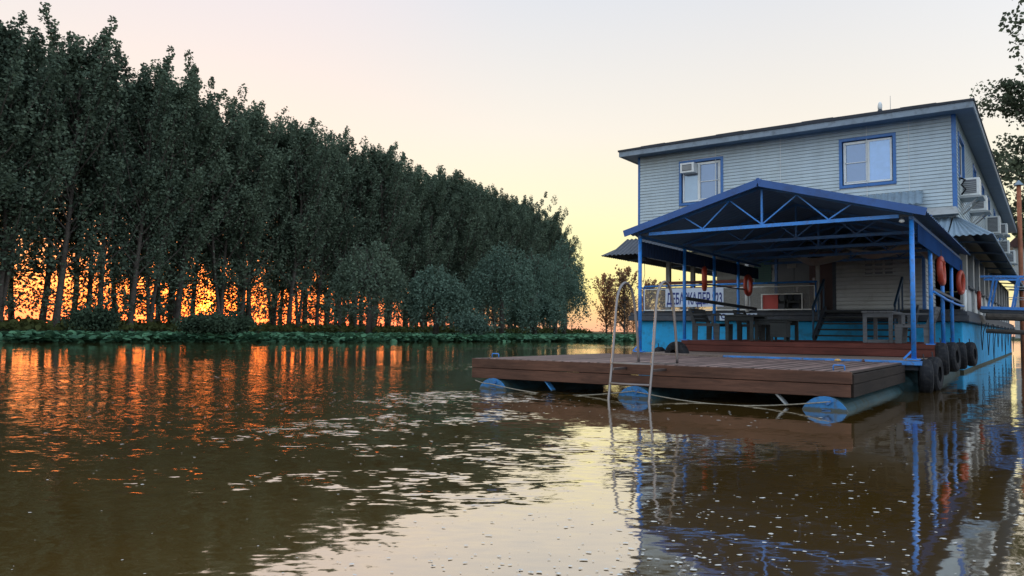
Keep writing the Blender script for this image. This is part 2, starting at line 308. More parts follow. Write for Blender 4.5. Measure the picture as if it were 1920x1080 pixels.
# ------------------------------------------------------------------ water
def water_mat():
    m, nt, p, o = new_mat('river water'); nt.nodes.remove(p)
    ge = nt.nodes.new('ShaderNodeNewGeometry'); P = ge.outputs['Position']
    rt = nt.nodes.new('ShaderNodeMapping'); rt.inputs['Rotation'].default_value = (0,0,rad(-38)); nt.links.new(P, rt.inputs[0]); PR = rt.outputs[0]   # ripple crests lie across the wind
    def layer(scale, sx, sy, detail, amp):
        n = noise(nt, scale, detail, mapping(nt, PR, (sx, sy, 1)), .5)
        c = vmath(nt, 'SUBTRACT', n.outputs['Color'], (.5,.5,.5)); s = vmath(nt, 'SCALE', c.outputs[0])
        if isinstance(amp, (int, float)): s.inputs['Scale'].default_value = amp
        else: nt.links.new(amp, s.inputs['Scale'])
        return s.outputs[0]
    # gusts and eddies: where the surface is ruffled
    big = noise(nt, .16, 3, mapping(nt, P, (1,.55,1)), .5)
    gust = nt.nodes.new('ShaderNodeMapRange'); nt.links.new(big.outputs[0], gust.inputs[0]); gust.inputs[1].default_value = .42; gust.inputs[2].default_value = .68
    # eddy lines trailing from the moored float: soft discs in world metres, broken up by noise
    wob = noise(nt, .9, 4, P); wv = vmath(nt, 'SCALE', vmath(nt, 'SUBTRACT', wob.outputs['Color'], (.5,.5,.5)).outputs[0], 2.0)
    PW = vmath(nt, 'ADD', P, wv.outputs[0]).outputs[0]
    tot = None
    for cx, cy, lx, ly, rot, k in EDDIES:
        q = vmath(nt, 'SUBTRACT', PW, (cx, cy, 0)).outputs[0]
        mp = nt.nodes.new('ShaderNodeMapping'); mp.vector_type = 'TEXTURE'; mp.inputs['Rotation'].default_value = (0,0,rad(rot)); mp.inputs['Scale'].default_value = (lx, ly, 1); nt.links.new(q, mp.inputs[0])
        ln = vmath(nt, 'LENGTH', mp.outputs[0]).outputs['Value']
        f = nt.nodes.new('ShaderNodeMapRange'); f.interpolation_type = 'SMOOTHSTEP'; nt.links.new(ln, f.inputs[0]); f.inputs[1].default_value = .55; f.inputs[2].default_value = 1.15; f.inputs[3].default_value = k; f.inputs[4].default_value = 0
        tot = f.outputs[0] if tot is None else math_n(nt, 'MAXIMUM', tot, f.outputs[0])
    spot = noise(nt, 2.2, 3, mapping(nt, P, (1,1.6,1))); sr = nt.nodes.new('ShaderNodeMapRange'); nt.links.new(spot.outputs[0], sr.inputs[0]); sr.inputs[1].default_value = .40; sr.inputs[2].default_value = .60
    eddy = math_n(nt, 'MULTIPLY', tot, sr.outputs[0])
    a_big = .030
    a_mid = math_n(nt, 'ADD', math_n(nt, 'MULTIPLY_ADD', gust.outputs[0], .03, .022), math_n(nt, 'MULTIPLY', eddy, .55))
    a_fine = math_n(nt, 'ADD', math_n(nt, 'MULTIPLY_ADD', gust.outputs[0], .08, .038), math_n(nt, 'MULTIPLY', eddy, 1.9))
    s = vmath(nt, 'ADD', vmath(nt, 'ADD', layer(.9,.8,1.2,2,a_big), layer(3.5,.65,1.3,2,a_mid)).outputs[0], layer(17,.5,1.2,3,a_fine))
    fl = vmath(nt, 'MULTIPLY', s.outputs[0], (1,1,0)); N = vmath(nt, 'NORMALIZE', vmath(nt, 'ADD', fl.outputs[0], (0,0,1)).outputs[0]).outputs[0]
    gl = nt.nodes.new('ShaderNodeBsdfGlossy'); gl.inputs['Roughness'].default_value = .035; gl.inputs['Color'].default_value = (1,.97,.93,1); nt.links.new(N, gl.inputs['Normal'])
    df = nt.nodes.new('ShaderNodeBsdfDiffuse'); n = noise(nt, .35, 4, P); r = ramp(nt, [(.3,(.100,.058,.014)),(.7,(.140,.082,.020))]); nt.links.new(n.outputs[0], r.inputs[0]); nt.links.new(r.outputs[0], df.inputs[0])
    fr = nt.nodes.new('ShaderNodeFresnel'); fr.inputs['IOR'].default_value = 1.33; nt.links.new(N, fr.inputs['Normal'])
    fac = math_n(nt, 'POWER', fr.outputs[0], .29, clamp=True)
    mx = nt.nodes.new('ShaderNodeMixShader'); nt.links.new(fac, mx.inputs[0]); nt.links.new(df.outputs[0], mx.inputs[1]); nt.links.new(gl.outputs[0], mx.inputs[2]); nt.links.new(mx.outputs[0], o.inputs[0])
    return m
# centre x, y, half-length, half-width, rotation, strength
EDDIES = [(-11.5,6.5,8.5,5.0,150,.24),(-6.3,7.7,2.2,1.0,70,1.0),(-5.2,5.3,1.9,.75,80,.9),(-3.3,4.5,1.9,.75,35,.28),(-3.6,2.9,2.3,.40,35,.25),(-9.5,24,16,2.2,78,.5),(-20,42,30,2.5,80,.5)]
M_water = water_mat()
w = MB(); w.add([(-3000,-3000,0),(3000,-3000,0),(3000,3000,0),(-3000,3000,0)], [(0,1,2,3)])
tag(w.obj('water', M_water), 'brown olive river with ripples and orange reflections', kind='structure')

def cw(xc, zc): return (.809*xc-.588*zc, .588*xc+.809*zc)    # metres right / ahead of the viewpoint -> place
# river bed and land
bd = MB(); bd.add([(-3000,-3000,-3),(3000,-3000,-3),(3000,3000,-3),(-3000,3000,-3)], [(0,1,2,3)])
tag(bd.obj('river_bed', M_ground), 'muddy bed under the river', kind='structure')
def land(name, edge, inland, z, label):
    b = MB(); n = len(edge); vs = []
    for (ex, ey), (ix, iy) in zip(edge, inland):
        dx, dy = ix-ex, iy-ey; L = math.hypot(dx, dy); dx /= L; dy /= L
        vs += [(ex,ey,-.6),(ex+dx*1.2,ey+dy*1.2,z*.55),(ex+dx*4,ey+dy*4,z),(ix,iy,z)]
    fs = [(i*4+k, (i+1)*4+k, (i+1)*4+k+1, i*4+k+1) for i in range(n-1) for k in range(3)]
    b.add(vs, fs); return tag(b.obj(name, M_ground), label, kind='structure')
nrm = cw(-.883,.469)    # away from the river, across the belt
A = cw(-32.4,48.3); Bp = cw(9,126); dr = ((Bp[0]-A[0])/88.3, (Bp[1]-A[1])/88.3)
def belt(s, t): return (A[0]+dr[0]*s+nrm[0]*t, A[1]+dr[1]*s+nrm[1]*t)
edge = [belt(-60,-3.2), belt(-10,-3.2), belt(40,-3.0), belt(88,-3.0), cw(30,150), cw(90,165), cw(400,240)]
inl = [belt(-200,2500), belt(-10,2600), belt(40,2700), belt(88,2800), cw(30,2900), cw(900,2800), cw(3000,2400)]
land('far_bank', edge, inl, .62, 'low grassy river bank under the tree belt')
land('right_bank', [(6,-60),(5,0),(4.2,25),(3.6,45),(4.5,70),(8,120)], [(400,-60),(400,0),(400,25),(400,45),(400,70),(400,120)], .9, 'low river bank to the right behind the landing stage')

# ------------------------------------------------------------------ foliage
def leaves_obj(name, C, mat, size, parent, rng, flat=.0, kind=None):
    n = len(C); a = rng.normal(size=(n,3)); a[:,2] *= (1-flat*.7); a /= np.linalg.norm(a, axis=1)[:,None]
    b = rng.normal(size=(n,3)); b -= (b*a).sum(1)[:,None]*a; b /= np.linalg.norm(b, axis=1)[:,None]
    sz = size*rng.uniform(.7,1.35,(n,1)); u = a*sz*.62; v = b*sz*.42
    V = np.stack([C-u, C+v*1.0-u*.1, C+u, C-v-u*.1], 1).reshape(-1,3).astype(np.float32)
    me = bpy.data.meshes.new(name); me.vertices.add(4*n); me.vertices.foreach_set('co', V.ravel())
    me.loops.add(4*n); me.loops.foreach_set('vertex_index', np.arange(4*n, dtype=np.int32))
    me.polygons.add(n); me.polygons.foreach_set('loop_start', np.arange(0,4*n,4, dtype=np.int32)); me.polygons.foreach_set('loop_total', np.full(n,4,dtype=np.int32))
    me.materials.append(mat); me.update(calc_edges=True); o = bpy.data.objects.new(name, me); link(o, parent)
    return o
def poplar(seed, H=20.5, forked=False, lean=0., n_leaf=13500, wide=1.0, mat=None, leaf=.185, low=.17, label='', cat='tree', group=None, name='poplar_tree'):
    rng = np.random.default_rng(seed); t = thing(name, label, cat, (0,0,0), 0, group); tr = MB()
    def axis(z, k): # trunk centre line
        sgn = -1 if k else 1; s = (z/H)
        return Vector((lean*z*.6*(1-s*.5)+(sgn*.9*s*H*.09 if forked else 0), .25*math.sin(z*.35+seed), z))
    for k in ([0,1] if forked else [0]):
        zs = [-.4,.0,.5,1.2]+[H*f_ for f_ in (.13,.2,.3,.45,.6,.75,.88,.97)]; r0 = (.215 if not forked else .17)*(H/20)**.7
        tr.tube([axis(z,k) for z in zs], [r0*1.4,r0*1.3,r0*1.05]+[r0*(1-z/H*.93) for z in zs[3:]], 8)
    C = []
    nl = 46
    for i in range(nl):
        u = (i+rng.uniform(0,1))/nl; z0 = H*(low+(.93-low)*u**.9); az_ = rng.uniform(0,2*PI); k = rng.integers(0,2) if forked else 0
        prof = wide*(1.3+2.3*math.sin(min(1,(z0/H-low+.12)/(1.0-low))*PI)**.75); L = prof*rng.uniform(.6,1.12)
        up = rng.uniform(1.0,2.1)*L; p0 = axis(z0,k); p1 = p0+Vector((math.cos(az_)*L*.6, math.sin(az_)*L*.6, up*.45)); p2 = p0+Vector((math.cos(az_)*L, math.sin(az_)*L, up))
        tr.tube([p0,p1,p2], [.075*(1-u*.5),.045,.015], 5, caps=False)
        dens = .8 if z0 < H*.25 else 1.0
        for q in np.linspace(.35,1.12,5):
            c = np.array(p0.lerp(p2, q)); r = rng.uniform(.5,1.0)*(1.15-q*.35)*(.65+.45*(1-u))
            m = int(n_leaf/(nl*5)*dens*rng.uniform(.6,1.4))
            g = rng.normal(size=(m,3)); g /= np.linalg.norm(g,axis=1)[:,None]; C.append(c+g*(r*rng.uniform(.25,1.0,(m,1))**.6)*np.array([.82,.82,1.6]))
    for i in range(18):   # thin low shoots and side twigs
        z0 = H*rng.uniform(.03,.24); az_ = rng.uniform(0,2*PI); L = rng.uniform(.6,2.2); p0 = axis(z0,0); p2 = p0+Vector((math.cos(az_)*L, math.sin(az_)*L, L*rng.uniform(.1,.9)))
        tr.tube([p0,p2], [.025,.008], 4, caps=False); m = int(n_leaf*.0032*rng.uniform(.3,1.7)); C.append(np.array(p2)+rng.normal(size=(m,3))*np.array([.32,.32,.42]))
    top = np.array(axis(H*.97,0))
    for q in range(7):
        m = int(n_leaf*.006); g = np.clip(rng.normal(size=(m,3)),-1.6,1.6)*np.array([.32,.32,.5]); C.append(top+g+np.array([rng.normal()*.45,rng.normal()*.45,-q*.35+.4]))
    tr.obj('trunk', M_bark, t, smooth=True)
    leaves_obj('crown', np.concatenate(C), mat or L_poplar, leaf, t, rng, .2)
    return t
def willow(seed, H=9, R=3.4, n=13000, label='', group=None, name='willow_tree', mat=None):
    rng = np.random.default_rng(seed); t = thing(name, label, 'tree', (0,0,0), 0, group); tr = MB(); C = []
    tr.tube([(0,0,-.3),(.1,0,1.5),(-.1,.1,H*.45),(0,0,H*.75)], [.28,.22,.15,.05], 8)
    for i in range(95):
        a_ = rng.uniform(0,2*PI); rr = R*math.sqrt(rng.uniform(.02,1)); ztop = H*(1-.42*(rr/R)**2)*rng.uniform(.86,1.02); zl = max(.5, ztop-rng.uniform(.35,.75)*H*.7)
        x, y = math.cos(a_)*rr, math.sin(a_)*rr; 
        if i % 3 == 0: tr.tube([(0,0,H*.45),(x*.6,y*.6,ztop*.95),(x,y,ztop)], [.07,.04,.012], 5, caps=False)
        m = n//95; q = rng.uniform(0,1,(m,1))
        c = np.hstack([x+(x/R*.5)*q, y+(y/R*.5)*q, ztop+(zl-ztop)*q**1.2]); C.append(c+rng.normal(size=(m,3))*np.array([.26,.26,.3])*(.6+q*.5))
    tr.obj('trunk', M_bark, t, smooth=True); leaves_obj('crown', np.concatenate(C), mat or L_willow, .17, t, rng, 0)
    return t
straight = [poplar(s, 20.5, False, ln) for s, ln in ((1,.03),(2,.08),(3,-.06),(4,.17),(7,-.12))]
forked = [poplar(s, 20.0, True, 0) for s in (5,6)]
used = set(); rnd = random.Random(3)
ROWS = [('front', 0, 2.5), ('middle', 3.2, 2.7), ('rear', 6.6, 2.9)]
for rname, t0, step in ROWS:
    s = -13
    while s < 89:
        fk = rnd.random() < .3; proto = rnd.choice(forked if fk else straight)
        o = proto if proto.name not in used else copy_tree(proto); used.add(o.name)
        x, y = belt(s+rnd.uniform(-.7,.7), t0+rnd.uniform(-.8,.8))
        off = x*sh.y-y*sh.x      # sideways distance from the line of the low sun
        if abs(off) < .85: k_ = (.95 if off >= 0 else -.95)-off; x += sh.y*k_; y -= sh.x*k_
        sc = rnd.uniform(.90,.98)
        if s > 78: sc *= 1-(s-78)*.022
        o.location = (x, y, .62); o.rotation_euler = (0,0,rnd.uniform(0,6.28)); o.scale = (sc*rnd.uniform(.95,1.15),)*2+(sc,)
        kind = 'forked low' if fk else 'on one trunk'; part_ = 'left end' if s < 10 else 'left middle' if s < 28 else 'centre' if s < 50 else 'right middle' if s < 70 else 'right end'
        tag(o, f'tall dense poplar {kind}, {rname} row, {part_} of the far tree belt', 'tree', f'{rname} row of poplars across the river')
        s += step*rnd.uniform(.8,1.2)
# willows and shrubs in front of the belt: x px-ish spots measured as (right, ahead)
WL = [(-6.3,62,5.6,2.6,'small pale willow shrub at the water edge below the middle of the tree belt'),
      (-1.0,72,9.0,3.2,'pale round willow leaning out of the belt left of the two largest willows'),
      (2.3,85,9.8,3.6,'broad pale willow in front of the dark belt, left of the last willow'),
      (5.4,92,9.4,3.6,'rounded grey green willow nearest the open yellow sky'),
      (6.9,98,12.6,3.0,'tallest pale willow standing against the end of the belt'),
      (-11.5,60,7.6,2.8,'dark bushy willow under the centre of the tree belt'),
      (2.4,78,4.6,2.6,'low pale willow dome between two larger willows')]
for i, (xc, zc, H, R, lab) in enumerate(WL):
    o = willow(20+i, H, R, 11000 if i != 5 else 8000, lab, 'willows in front of the poplar belt', mat=L_willow if i != 5 else L_poplar)
    o.location = (*cw(xc, zc), .55)
def bush(seed, r, h, label, loc, mat, n=3000, leaf=.16, name='bush'):
    rng = np.random.default_rng(seed); t = thing(name, label, 'bush', loc); C = []; tr = MB()
    for i in range(16):
        a_ = rng.uniform(0,2*PI); q = r*rng.uniform(.1,.8); p = np.array([math.cos(a_)*q, math.sin(a_)*q, h*rng.uniform(.25,.8)])
        tr.tube([(0,0,-.1), tuple(p)], [.03,.01], 4); m = n//16; g = rng.normal(size=(m,3)); C.append(p+g*np.array([r*.25,r*.25,h*.16]))
    tr.obj('stem', M_bark, t); leaves_obj('foliage', np.clip(np.concatenate(C),(-99,-99,.02),99), mat, leaf, t, rng)
    return t
bush(50, 1.7, 1.5, 'round dark bush at the foot of the poplars near the left edge', (*cw(-26.2,46.5),.5), L_bush)
sb = 47.5; bush(52, 1.5, 1.15, 'dark broad bush just below the low sun at the foot of the belt', (sh.x*sb, sh.y*sb, .45), L_bush, 7000, .15)
bush(53, 1.3, 1.0, 'second dark bush right of the one below the low sun', (sh.x*50+1.6*sh.y, sh.y*50-1.6*sh.x, .55), L_bush, 4000, .15)
bush(51, 1.8, 1.7, 'grey green shrub at the foot of the belt between forked trunks', (*cw(-3.2,60),.5), L_willow)
# thin backlit trees beyond the end of the belt
fp = poplar(60, 9.5, False, .03, 1700, .62, L_far, .26, .06, 'slim thin leaved tree with sunset tinted foliage, beyond the end of the poplar belt', 'tree', 'thin backlit trees beyond the belt')
fq = poplar(61, 9.0, False, -.05, 1500, .75, L_far, .26, .06, 'slim thin leaved tree with sunset tinted foliage, beyond the end of the poplar belt', 'tree', 'thin backlit trees beyond the belt')
FT = [(15.6,122,.95),(16.6,125,.62),(17.9,118,1.02),(18.8,120,.62),(20.6,126,.42),(22.4,124,.5),(24.2,130,.92),(26.5,128,.80),(30,130,.62),(33,135,.75),(37,130,.6),(41,140,.7),(45,132,.8)]
for i, (xc, zc, sc) in enumerate(FT):
    src = fp if i % 2 == 0 else fq; o = src if i < 2 else copy_tree(src)
    o.location = (*cw(xc,zc), .6); o.scale = (sc*1.15,sc*1.15,sc); o.rotation_euler = (0,0,i*1.7)
    if i >= 6: tag(o, 'thin tree on the far bank seen through the porch of the landing stage', 'tree', 'far bank trees behind the landing stage')
# lotus bed and grass
def fans(name, C, R, mat, rng, label, tilt=.35):
    n = len(C); K = 7; ang = np.linspace(0,2*PI,K,endpoint=False)
    nx = rng.normal(size=(n,2))*tilt; nz = np.ones((n,1)); N = np.hstack([nx,nz]); N /= np.linalg.norm(N,axis=1)[:,None]
    a = np.cross(N, np.array([0,1,0.])); a /= np.linalg.norm(a,axis=1)[:,None]; b = np.cross(N, a)
    rim = C[:,None,:]+(a[:,None,:]*np.cos(ang)[None,:,None]+b[:,None,:]*np.sin(ang)[None,:,None])*R[:,None,None]*rng.uniform(.85,1.1,(n,K,1))
    ctr = C-N*R[:,None]*.28
    V = np.concatenate([ctr[:,None,:], rim],1).reshape(-1,3).astype(np.float32); base = (np.arange(n)*(K+1))[:,None,None]
    tri = np.array([[0,1+k,1+(k+1)%K] for k in range(K)])[None]; T = (base+tri).reshape(-1,3).astype(np.int32)
    me = bpy.data.meshes.new(name); me.vertices.add(len(V)); me.vertices.foreach_set('co', V.ravel()); me.loops.add(T.size); me.loops.foreach_set('vertex_index', T.ravel())
    me.polygons.add(len(T)); me.polygons.foreach_set('loop_start', np.arange(0,T.size,3,dtype=np.int32)); me.polygons.foreach_set('loop_total', np.full(len(T),3,dtype=np.int32))
    me.materials.append(mat); me.update(calc_edges=True); o = bpy.data.objects.new(name, me); link(o); tag(o, label, kind='stuff'); return o
rng = np.random.default_rng(9)
E0 = np.array([(-40,24),(-25.5,37),(-8,52.5),(8.3,68),(30,88),(60,100)]); # water side of the lotus bed (right, ahead)
G0 = np.array([(-46,29),(-30,46),(-3,96),(11,122),(30,146),(80,160)])
Cs = []
for i in range(len(E0)-1):
    m = [1500,4600,9000,8000,4000][i]; u = rng.uniform(0,1,m); q = rng.uniform(0,1,m)**1.7
    e = E0[i]+(E0[i+1]-E0[i])*u[:,None]; g = G0[i]+(G0[i+1]-G0[i])*u[:,None]; e = e+(rng.normal(size=e.shape)*.35)+(.9*np.sin(u*23+i)+.7*np.sin(u*51+2*i))[:,None]*np.array([[-.3,.6]])
    Cs.append(e+(g-e)*q[:,None])
Cs = np.concatenate(Cs); X = .809*Cs[:,0]-.588*Cs[:,1]; Y = .588*Cs[:,0]+.809*Cs[:,1]
Zc = rng.uniform(.06,.50,len(X))
fans('lotus_leaves', np.stack([X,Y,Zc],1), rng.uniform(.11,.27,len(X)), L_lotus, rng, 'dense bed of blue green lotus leaves along the far bank')
gr = []
for i in range(16000):
    s_ = rng.uniform(-14,95); t_ = rng.uniform(-3,8)**1.0; x, y = belt(s_, t_); gr.append((x, y, .62+abs(rng.normal())*.28))
g = leaves_obj('bank_grass', np.array(gr), L_grass, .34, None, rng); tag(g, 'yellow green grass between the trunks on the far bank', kind='stuff')

# ------------------------------------------------------------------ landing stage (two storey floating house)
HX0, HX1, HY0, HY1 = -10.59, -1.87, 21.4, 47.2
B = thing('floating_house', 'two storey pale sided house standing on a blue floating hull', 'houseboat', (0,0,0))
h = MB(); hy = 21.2
h.hexa([(-10.5,hy,-.8),(-1.78,hy,-.8),(-1.78,47.6,-.8),(-10.5,47.6,-.8),(-10.5,hy,1.245),(-1.78,hy,1.245),(-1.78,47.6,1.245),(-10.5,47.6,1.245)])
hull = h.obj('hull', M_hull, B, bevel=.02)
M_slime = paint('waterline slime', (.05,.06,.035), .8, .3, 8, (.02,.02,.015), .4, .4)
wl = MB(); wl.box(-10.51,-1.77,hy-.012,47.62,-.5,.07); wl.obj('waterline_band', M_slime, hull)
b = MB(); b.box(-10.75,-1.62,21.02,47.75,1.25,1.40); b.box(-10.70,-1.66,21.06,47.7,1.402,1.50); b.obj('rubbing_band', M_dark, B, bevel=.01)
b = MB(); b.box(-10.6,-1.75,21.1,47.6,1.502,1.55); b.obj('deck', M_dark, B)
# hanging ropes on hull side
for k in range(9):
    y0 = 24.6+k*2.6; b = MB(); z0 = 1.3; sag = .55+.2*((k*7)%3)
    b.tube([(-1.60,y0,z0),(-1.66,y0+.5,z0-sag*.6),(-1.68,y0+1.15,z0-sag-.25),(-1.66,y0+1.5,z0-sag*.5),(-1.60,y0+1.9,z0)], .012, 5); b.obj('rope_loop', M_cord, B)
# siding: lap boards with real edges
def siding(mb, plane, a0, a1, z0, z1, holes=(), pitch=.092, out=-1, c=0, lap=.030, g=.013):
    n = int(round((z1-z0)/pitch)); p = (z1-z0)/n
    for i in range(n):
        zb, zt = z0+i*p, z0+(i+1)*p; segs = [(a0,a1)]
        for (h0,h1,g0,g1) in holes:
            if zt > g0+.001 and zb < g1-.001:
                ns_ = []
                for (s0,s1) in segs:
                    if h1 <= s0 or h0 >= s1: ns_.append((s0,s1)); continue
                    if h0 > s0: ns_.append((s0,h0))
                    if h1 < s1: ns_.append((h1,s1))
                segs = ns_
        for s0, s1 in segs:
            if plane == 'y':   # wall at y=c facing -y
                q = [(s0,c-lap,zb+g),(s1,c-lap,zb+g),(s1,c-lap*.6,zt),(s0,c-lap*.6,zt),(s0,c,zb+g),(s1,c,zb+g),(s0,c,zt),(s1,c,zt)]
                mb.add(q, [(0,1,2,3),(4,5,1,0),(3,2,7,6),(0,3,6,4),(2,1,5,7)])
            else:              # wall at x=c facing out*x
                q = [(c+out*lap,s0,zb+g),(c+out*lap,s1,zb+g),(c+out*lap*.6,s1,zt),(c+out*lap*.6,s0,zt),(c,s0,zb+g),(c,s1,zb+g),(c,s0,zt),(c,s1,zt)]
                mb.add(q, [(0,1,2,3),(4,5,1,0),(3,2,7,6),(0,3,6,4),(2,1,5,7)])
UZ0, UZ1 = 3.85, 6.47
WINF = [(-9.21,-7.82,4.78,6.16),(-4.59,-3.20,4.84,6.19)]
wb = MB()
def wall_y(mb, x0, x1, y, th, z0, z1, holes):   # wall slab with openings
    xs = sorted({x0,x1,*[h_[0] for h_ in holes],*[h_[1] for h_ in holes]}); zs = sorted({z0,z1,*[h_[2] for h_ in holes],*[h_[3] for h_ in holes]})
    for i in range(len(xs)-1):
        for j in range(len(zs)-1):
            cx, cz = (xs[i]+xs[i+1])/2, (zs[j]+zs[j+1])/2
            if not any(h_[0] < cx < h_[1] and h_[2] < cz < h_[3] for h_ in holes): mb.box(xs[i],xs[i+1],y,y+th,zs[j],zs[j+1])
def wall_x(mb, x, th, y0, y1, z0, z1, holes):
    ys = sorted({y0,y1,*[h_[0] for h_ in holes],*[h_[1] for h_ in holes]}); zs = sorted({z0,z1,*[h_[2] for h_ in holes],*[h_[3] for h_ in holes]})
    for i in range(len(ys)-1):
        for j in range(len(zs)-1):
            cy, cz = (ys[i]+ys[i+1])/2, (zs[j]+zs[j+1])/2
            if not any(h_[0] < cy < h_[1] and h_[2] < cz < h_[3] for h_ in holes): mb.box(x-th,x,ys[i],ys[i+1],zs[j],zs[j+1])
wall_y(wb, HX0, HX1, HY0+.003, .12, UZ0, UZ1, WINF)
SW = [(21.85,23.35,4.95,6.12),(26.3,27.3,5.05,6.12),(29.7,30.7,5.0,6.12),(32.6,33.5,4.0,6.12),(36.0,37.0,5.0,6.12),(39.5,40.5,5.0,6.12),(43.0,44.0,5.0,6.12)]
wall_x(wb, HX1-.003, .12, HY0+.125, HY1, UZ0, UZ1, SW)
wb.box(HX0,HX0+.12,HY0+.125,HY1,UZ0,UZ1); wb.box(HX0+.121,HX1-.124,HY1-.12,HY1,UZ0,UZ1)
wb.box(HX0+.125,HX1-.13,HY0+.6,HY0+.62,UZ0+.12,UZ1-.05)   # inner partition behind the windows
wb.box(HX1-.62,HX1-.60,HY0+.7,HY1-.2,UZ0+.12,UZ1-.05)
wb.box(HX0+.005,HX1-.005,HY0+.13,HY1-.005,UZ0+.002,UZ0+.10)
upper = wb.obj('upper_wall', M_side2, B)
sd = MB(); siding(sd, 'y', HX0+.06, HX1-.08, UZ0, UZ1, WINF, c=HY0)
siding(sd, 'x', HY0+.08, HY1, UZ0, UZ1, SW, c=HX1, out=1)
sdo = sd.obj('siding', M_side, upper, kind='stuff')
for x in (-8.95+.9,-6.15,-3.9+.0,-2.9):
    q = MB(); q.box(x-.012,x+.012,HY0-.036,HY0-.031,UZ0+.05,UZ1-.01); q.obj('joint_strip', M_side2, upper)
ct = MB(); ct.box(HX1-.075,HX1+.022,HY0-.022,HY0+.075,UZ0+.20,UZ1); ct.obj('corner_trim', M_trim, B)
ct = MB(); ct.box(HX0-.02,HX0+.055,HY0-.02,HY0+.08,UZ0,UZ1); ct.obj('corner_trim', M_trim, B)
# windows
def window(kind, xf, wd, ht, name='window', depth=.085):
    """local frame: x along the wall, y outward is -y, z up, origin at lower left corner of the blue trim"""
    t = .075; f = MB(xf)
    for a in ((0,wd,0,t),(0,wd,ht-t,ht),(0,t,t,ht-t),(wd-t,wd,t,ht-t)): f.box(a[0],a[1],-.03,.0,a[2],a[3])
    fo = f.obj(name, M_trim, B)
    r = MB(xf); i0 = .045
    for a in ((i0,wd-i0,i0,i0+.03),(i0,wd-i0,ht-i0-.03,ht-i0),(i0,i0+.03,i0+.03,ht-i0-.03),(wd-i0-.03,wd-i0,i0+.03,ht-i0-.03)): r.box(a[0],a[1],.001,.075,a[2],a[3])
    r.obj('reveal', M_trim, fo)
    x0, x1, z0, z1 = .10, wd-.10, .10, ht-.10; mid = (x0+x1)/2-(.08 if kind == 'L' else -.02); p = MB(xf); y0, y1 = .03, .075; w_ = .05
    for a in ((x0,x1,z0,z0+w_),(x0,x1,z1-w_,z1),(x0,x0+w_,z0+w_,z1-w_),(x1-w_,x1,z0+w_,z1-w_),(mid-.035,mid+.035,z0+w_,z1-w_)): p.box(a[0],a[1],y0,y1,a[2],a[3])
    p.obj('frame', M_white, fo, bevel=.004)
    left, right = (x0+w_,mid-.035), (mid+.035,x1-w_)
    def pane(a, m, lo=z0+w_, hi=z1-w_, inset=.0): q = MB(xf); q.box(a[0],a[1],y0+.018+inset,y0+.026+inset,lo,hi); return q.obj('pane', m, fo)
    def scr(a):
        q = MB(xf); y = y0-.012
        for c_ in ((a[0],a[1],z0+w_,z0+w_+.02),(a[0],a[1],z1-w_-.02,z1-w_),(a[0],a[0]+.02,z0+w_,z1-w_),(a[1]-.02,a[1],z0+w_,z1-w_),(a[0],a[1],(z0+z1)/2-.01,(z0+z1)/2+.01)): q.box(c_[0],c_[1],y,y+.01,c_[2],c_[3])
        q.obj('screen_frame', M_white, fo)
    if kind == 'R': pane(left, M_pane); pane(right, M_panebright); scr(left)
    elif kind == 'L': pane(left, M_panecurt, hi=z1-.36); pane(left, M_panedark, lo=z1-.355); pane(right, M_pane); scr(right)
    else: pane(left, M_panedark); pane(right, M_panedark)
    return fo
T = Matrix.Translation
for k, (x0,x1,z0,z1) in zip('LR', WINF): window(k, T((x0,HY0-.015,z0)), x1-x0, z1-z0)
for (y0,y1,z0,z1) in SW: window('S', T((HX1+.015,y0,z0)) @ Matrix.Rotation(PI/2,4,'Z'), y1-y0, z1-z0)
# roof
rf = MB(); rf.box(-11.0,-1.46,20.92,48.0,6.46,6.48); roof = rf.obj('soffit', M_soffit, B)
rf = MB(); rf.box(-11.03,-1.43,20.88,20.915,6.44,6.63); rf.obj('fascia_board', M_roofmetal, B)
rf = MB(); rf.box(-1.455,-1.42,20.917,48.0,6.44,6.63); rf.obj('fascia_board', M_roofmetal, B)
rf = MB(); rf.box(-11.03,-10.995,20.917,48.0,6.44,6.63); rf.obj('fascia_board', M_roofmetal, B)
rf = MB(); n = 12
xs = [-11.06+i*(9.66/n) for i in range(n+1)]
for i in range(n):
    za = 6.632+.035*math.sin(PI*i/n)**.8+(.012 if i % 3 == 1 else 0); zb = 6.632+.035*math.sin(PI*(i+1)/n)**.8+(.012 if i % 3 == 1 else 0)
    rf.hexa([(xs[i],20.85,6.60),(xs[i+1],20.85,6.60),(xs[i+1],48.05,6.60),(xs[i],48.05,6.60),(xs[i],20.85,za+.02),(xs[i+1],20.85,zb+.02),(xs[i+1],48.05,zb+.02),(xs[i],48.05,za+.02)])
rf.obj('roof', M_felt, B)
# corrugated awnings
def corr(mb, p0, p1, q0, q1, pitch=.14, amp=.018, seg=8, th=.006):
    """sheet from edge p0-p1 (top) to q0-q1 (bottom), corrugations running top to bottom"""
    p0, p1, q0, q1 = map(Vector, (p0,p1,q0,q1)); L = max((p1-p0).length, (q1-q0).length); n = max(2, int(L/pitch*seg)); nn = (p1-p0).cross(q0-p0).normalized() if (p1-p0).length > 1e-3 else (q1-q0).cross(q0-p0).normalized()
    if nn.z < 0: nn = -nn
    vs = []
    for i in range(n+1):
        u = i/n; o = nn*amp*math.sin(2*PI*u*L/pitch)
        a, b_ = p0.lerp(p1,u)+o, q0.lerp(q1,u)+o; vs += [a, b_, a-nn*th, b_-nn*th]
    fs = []
    for i in range(n): k = i*4; fs += [(k,k+1,k+5,k+4),(k+2,k+6,k+7,k+3),(k+1,k+3,k+7,k+5),(k,k+4,k+6,k+2)]
    mb.add(vs, fs)
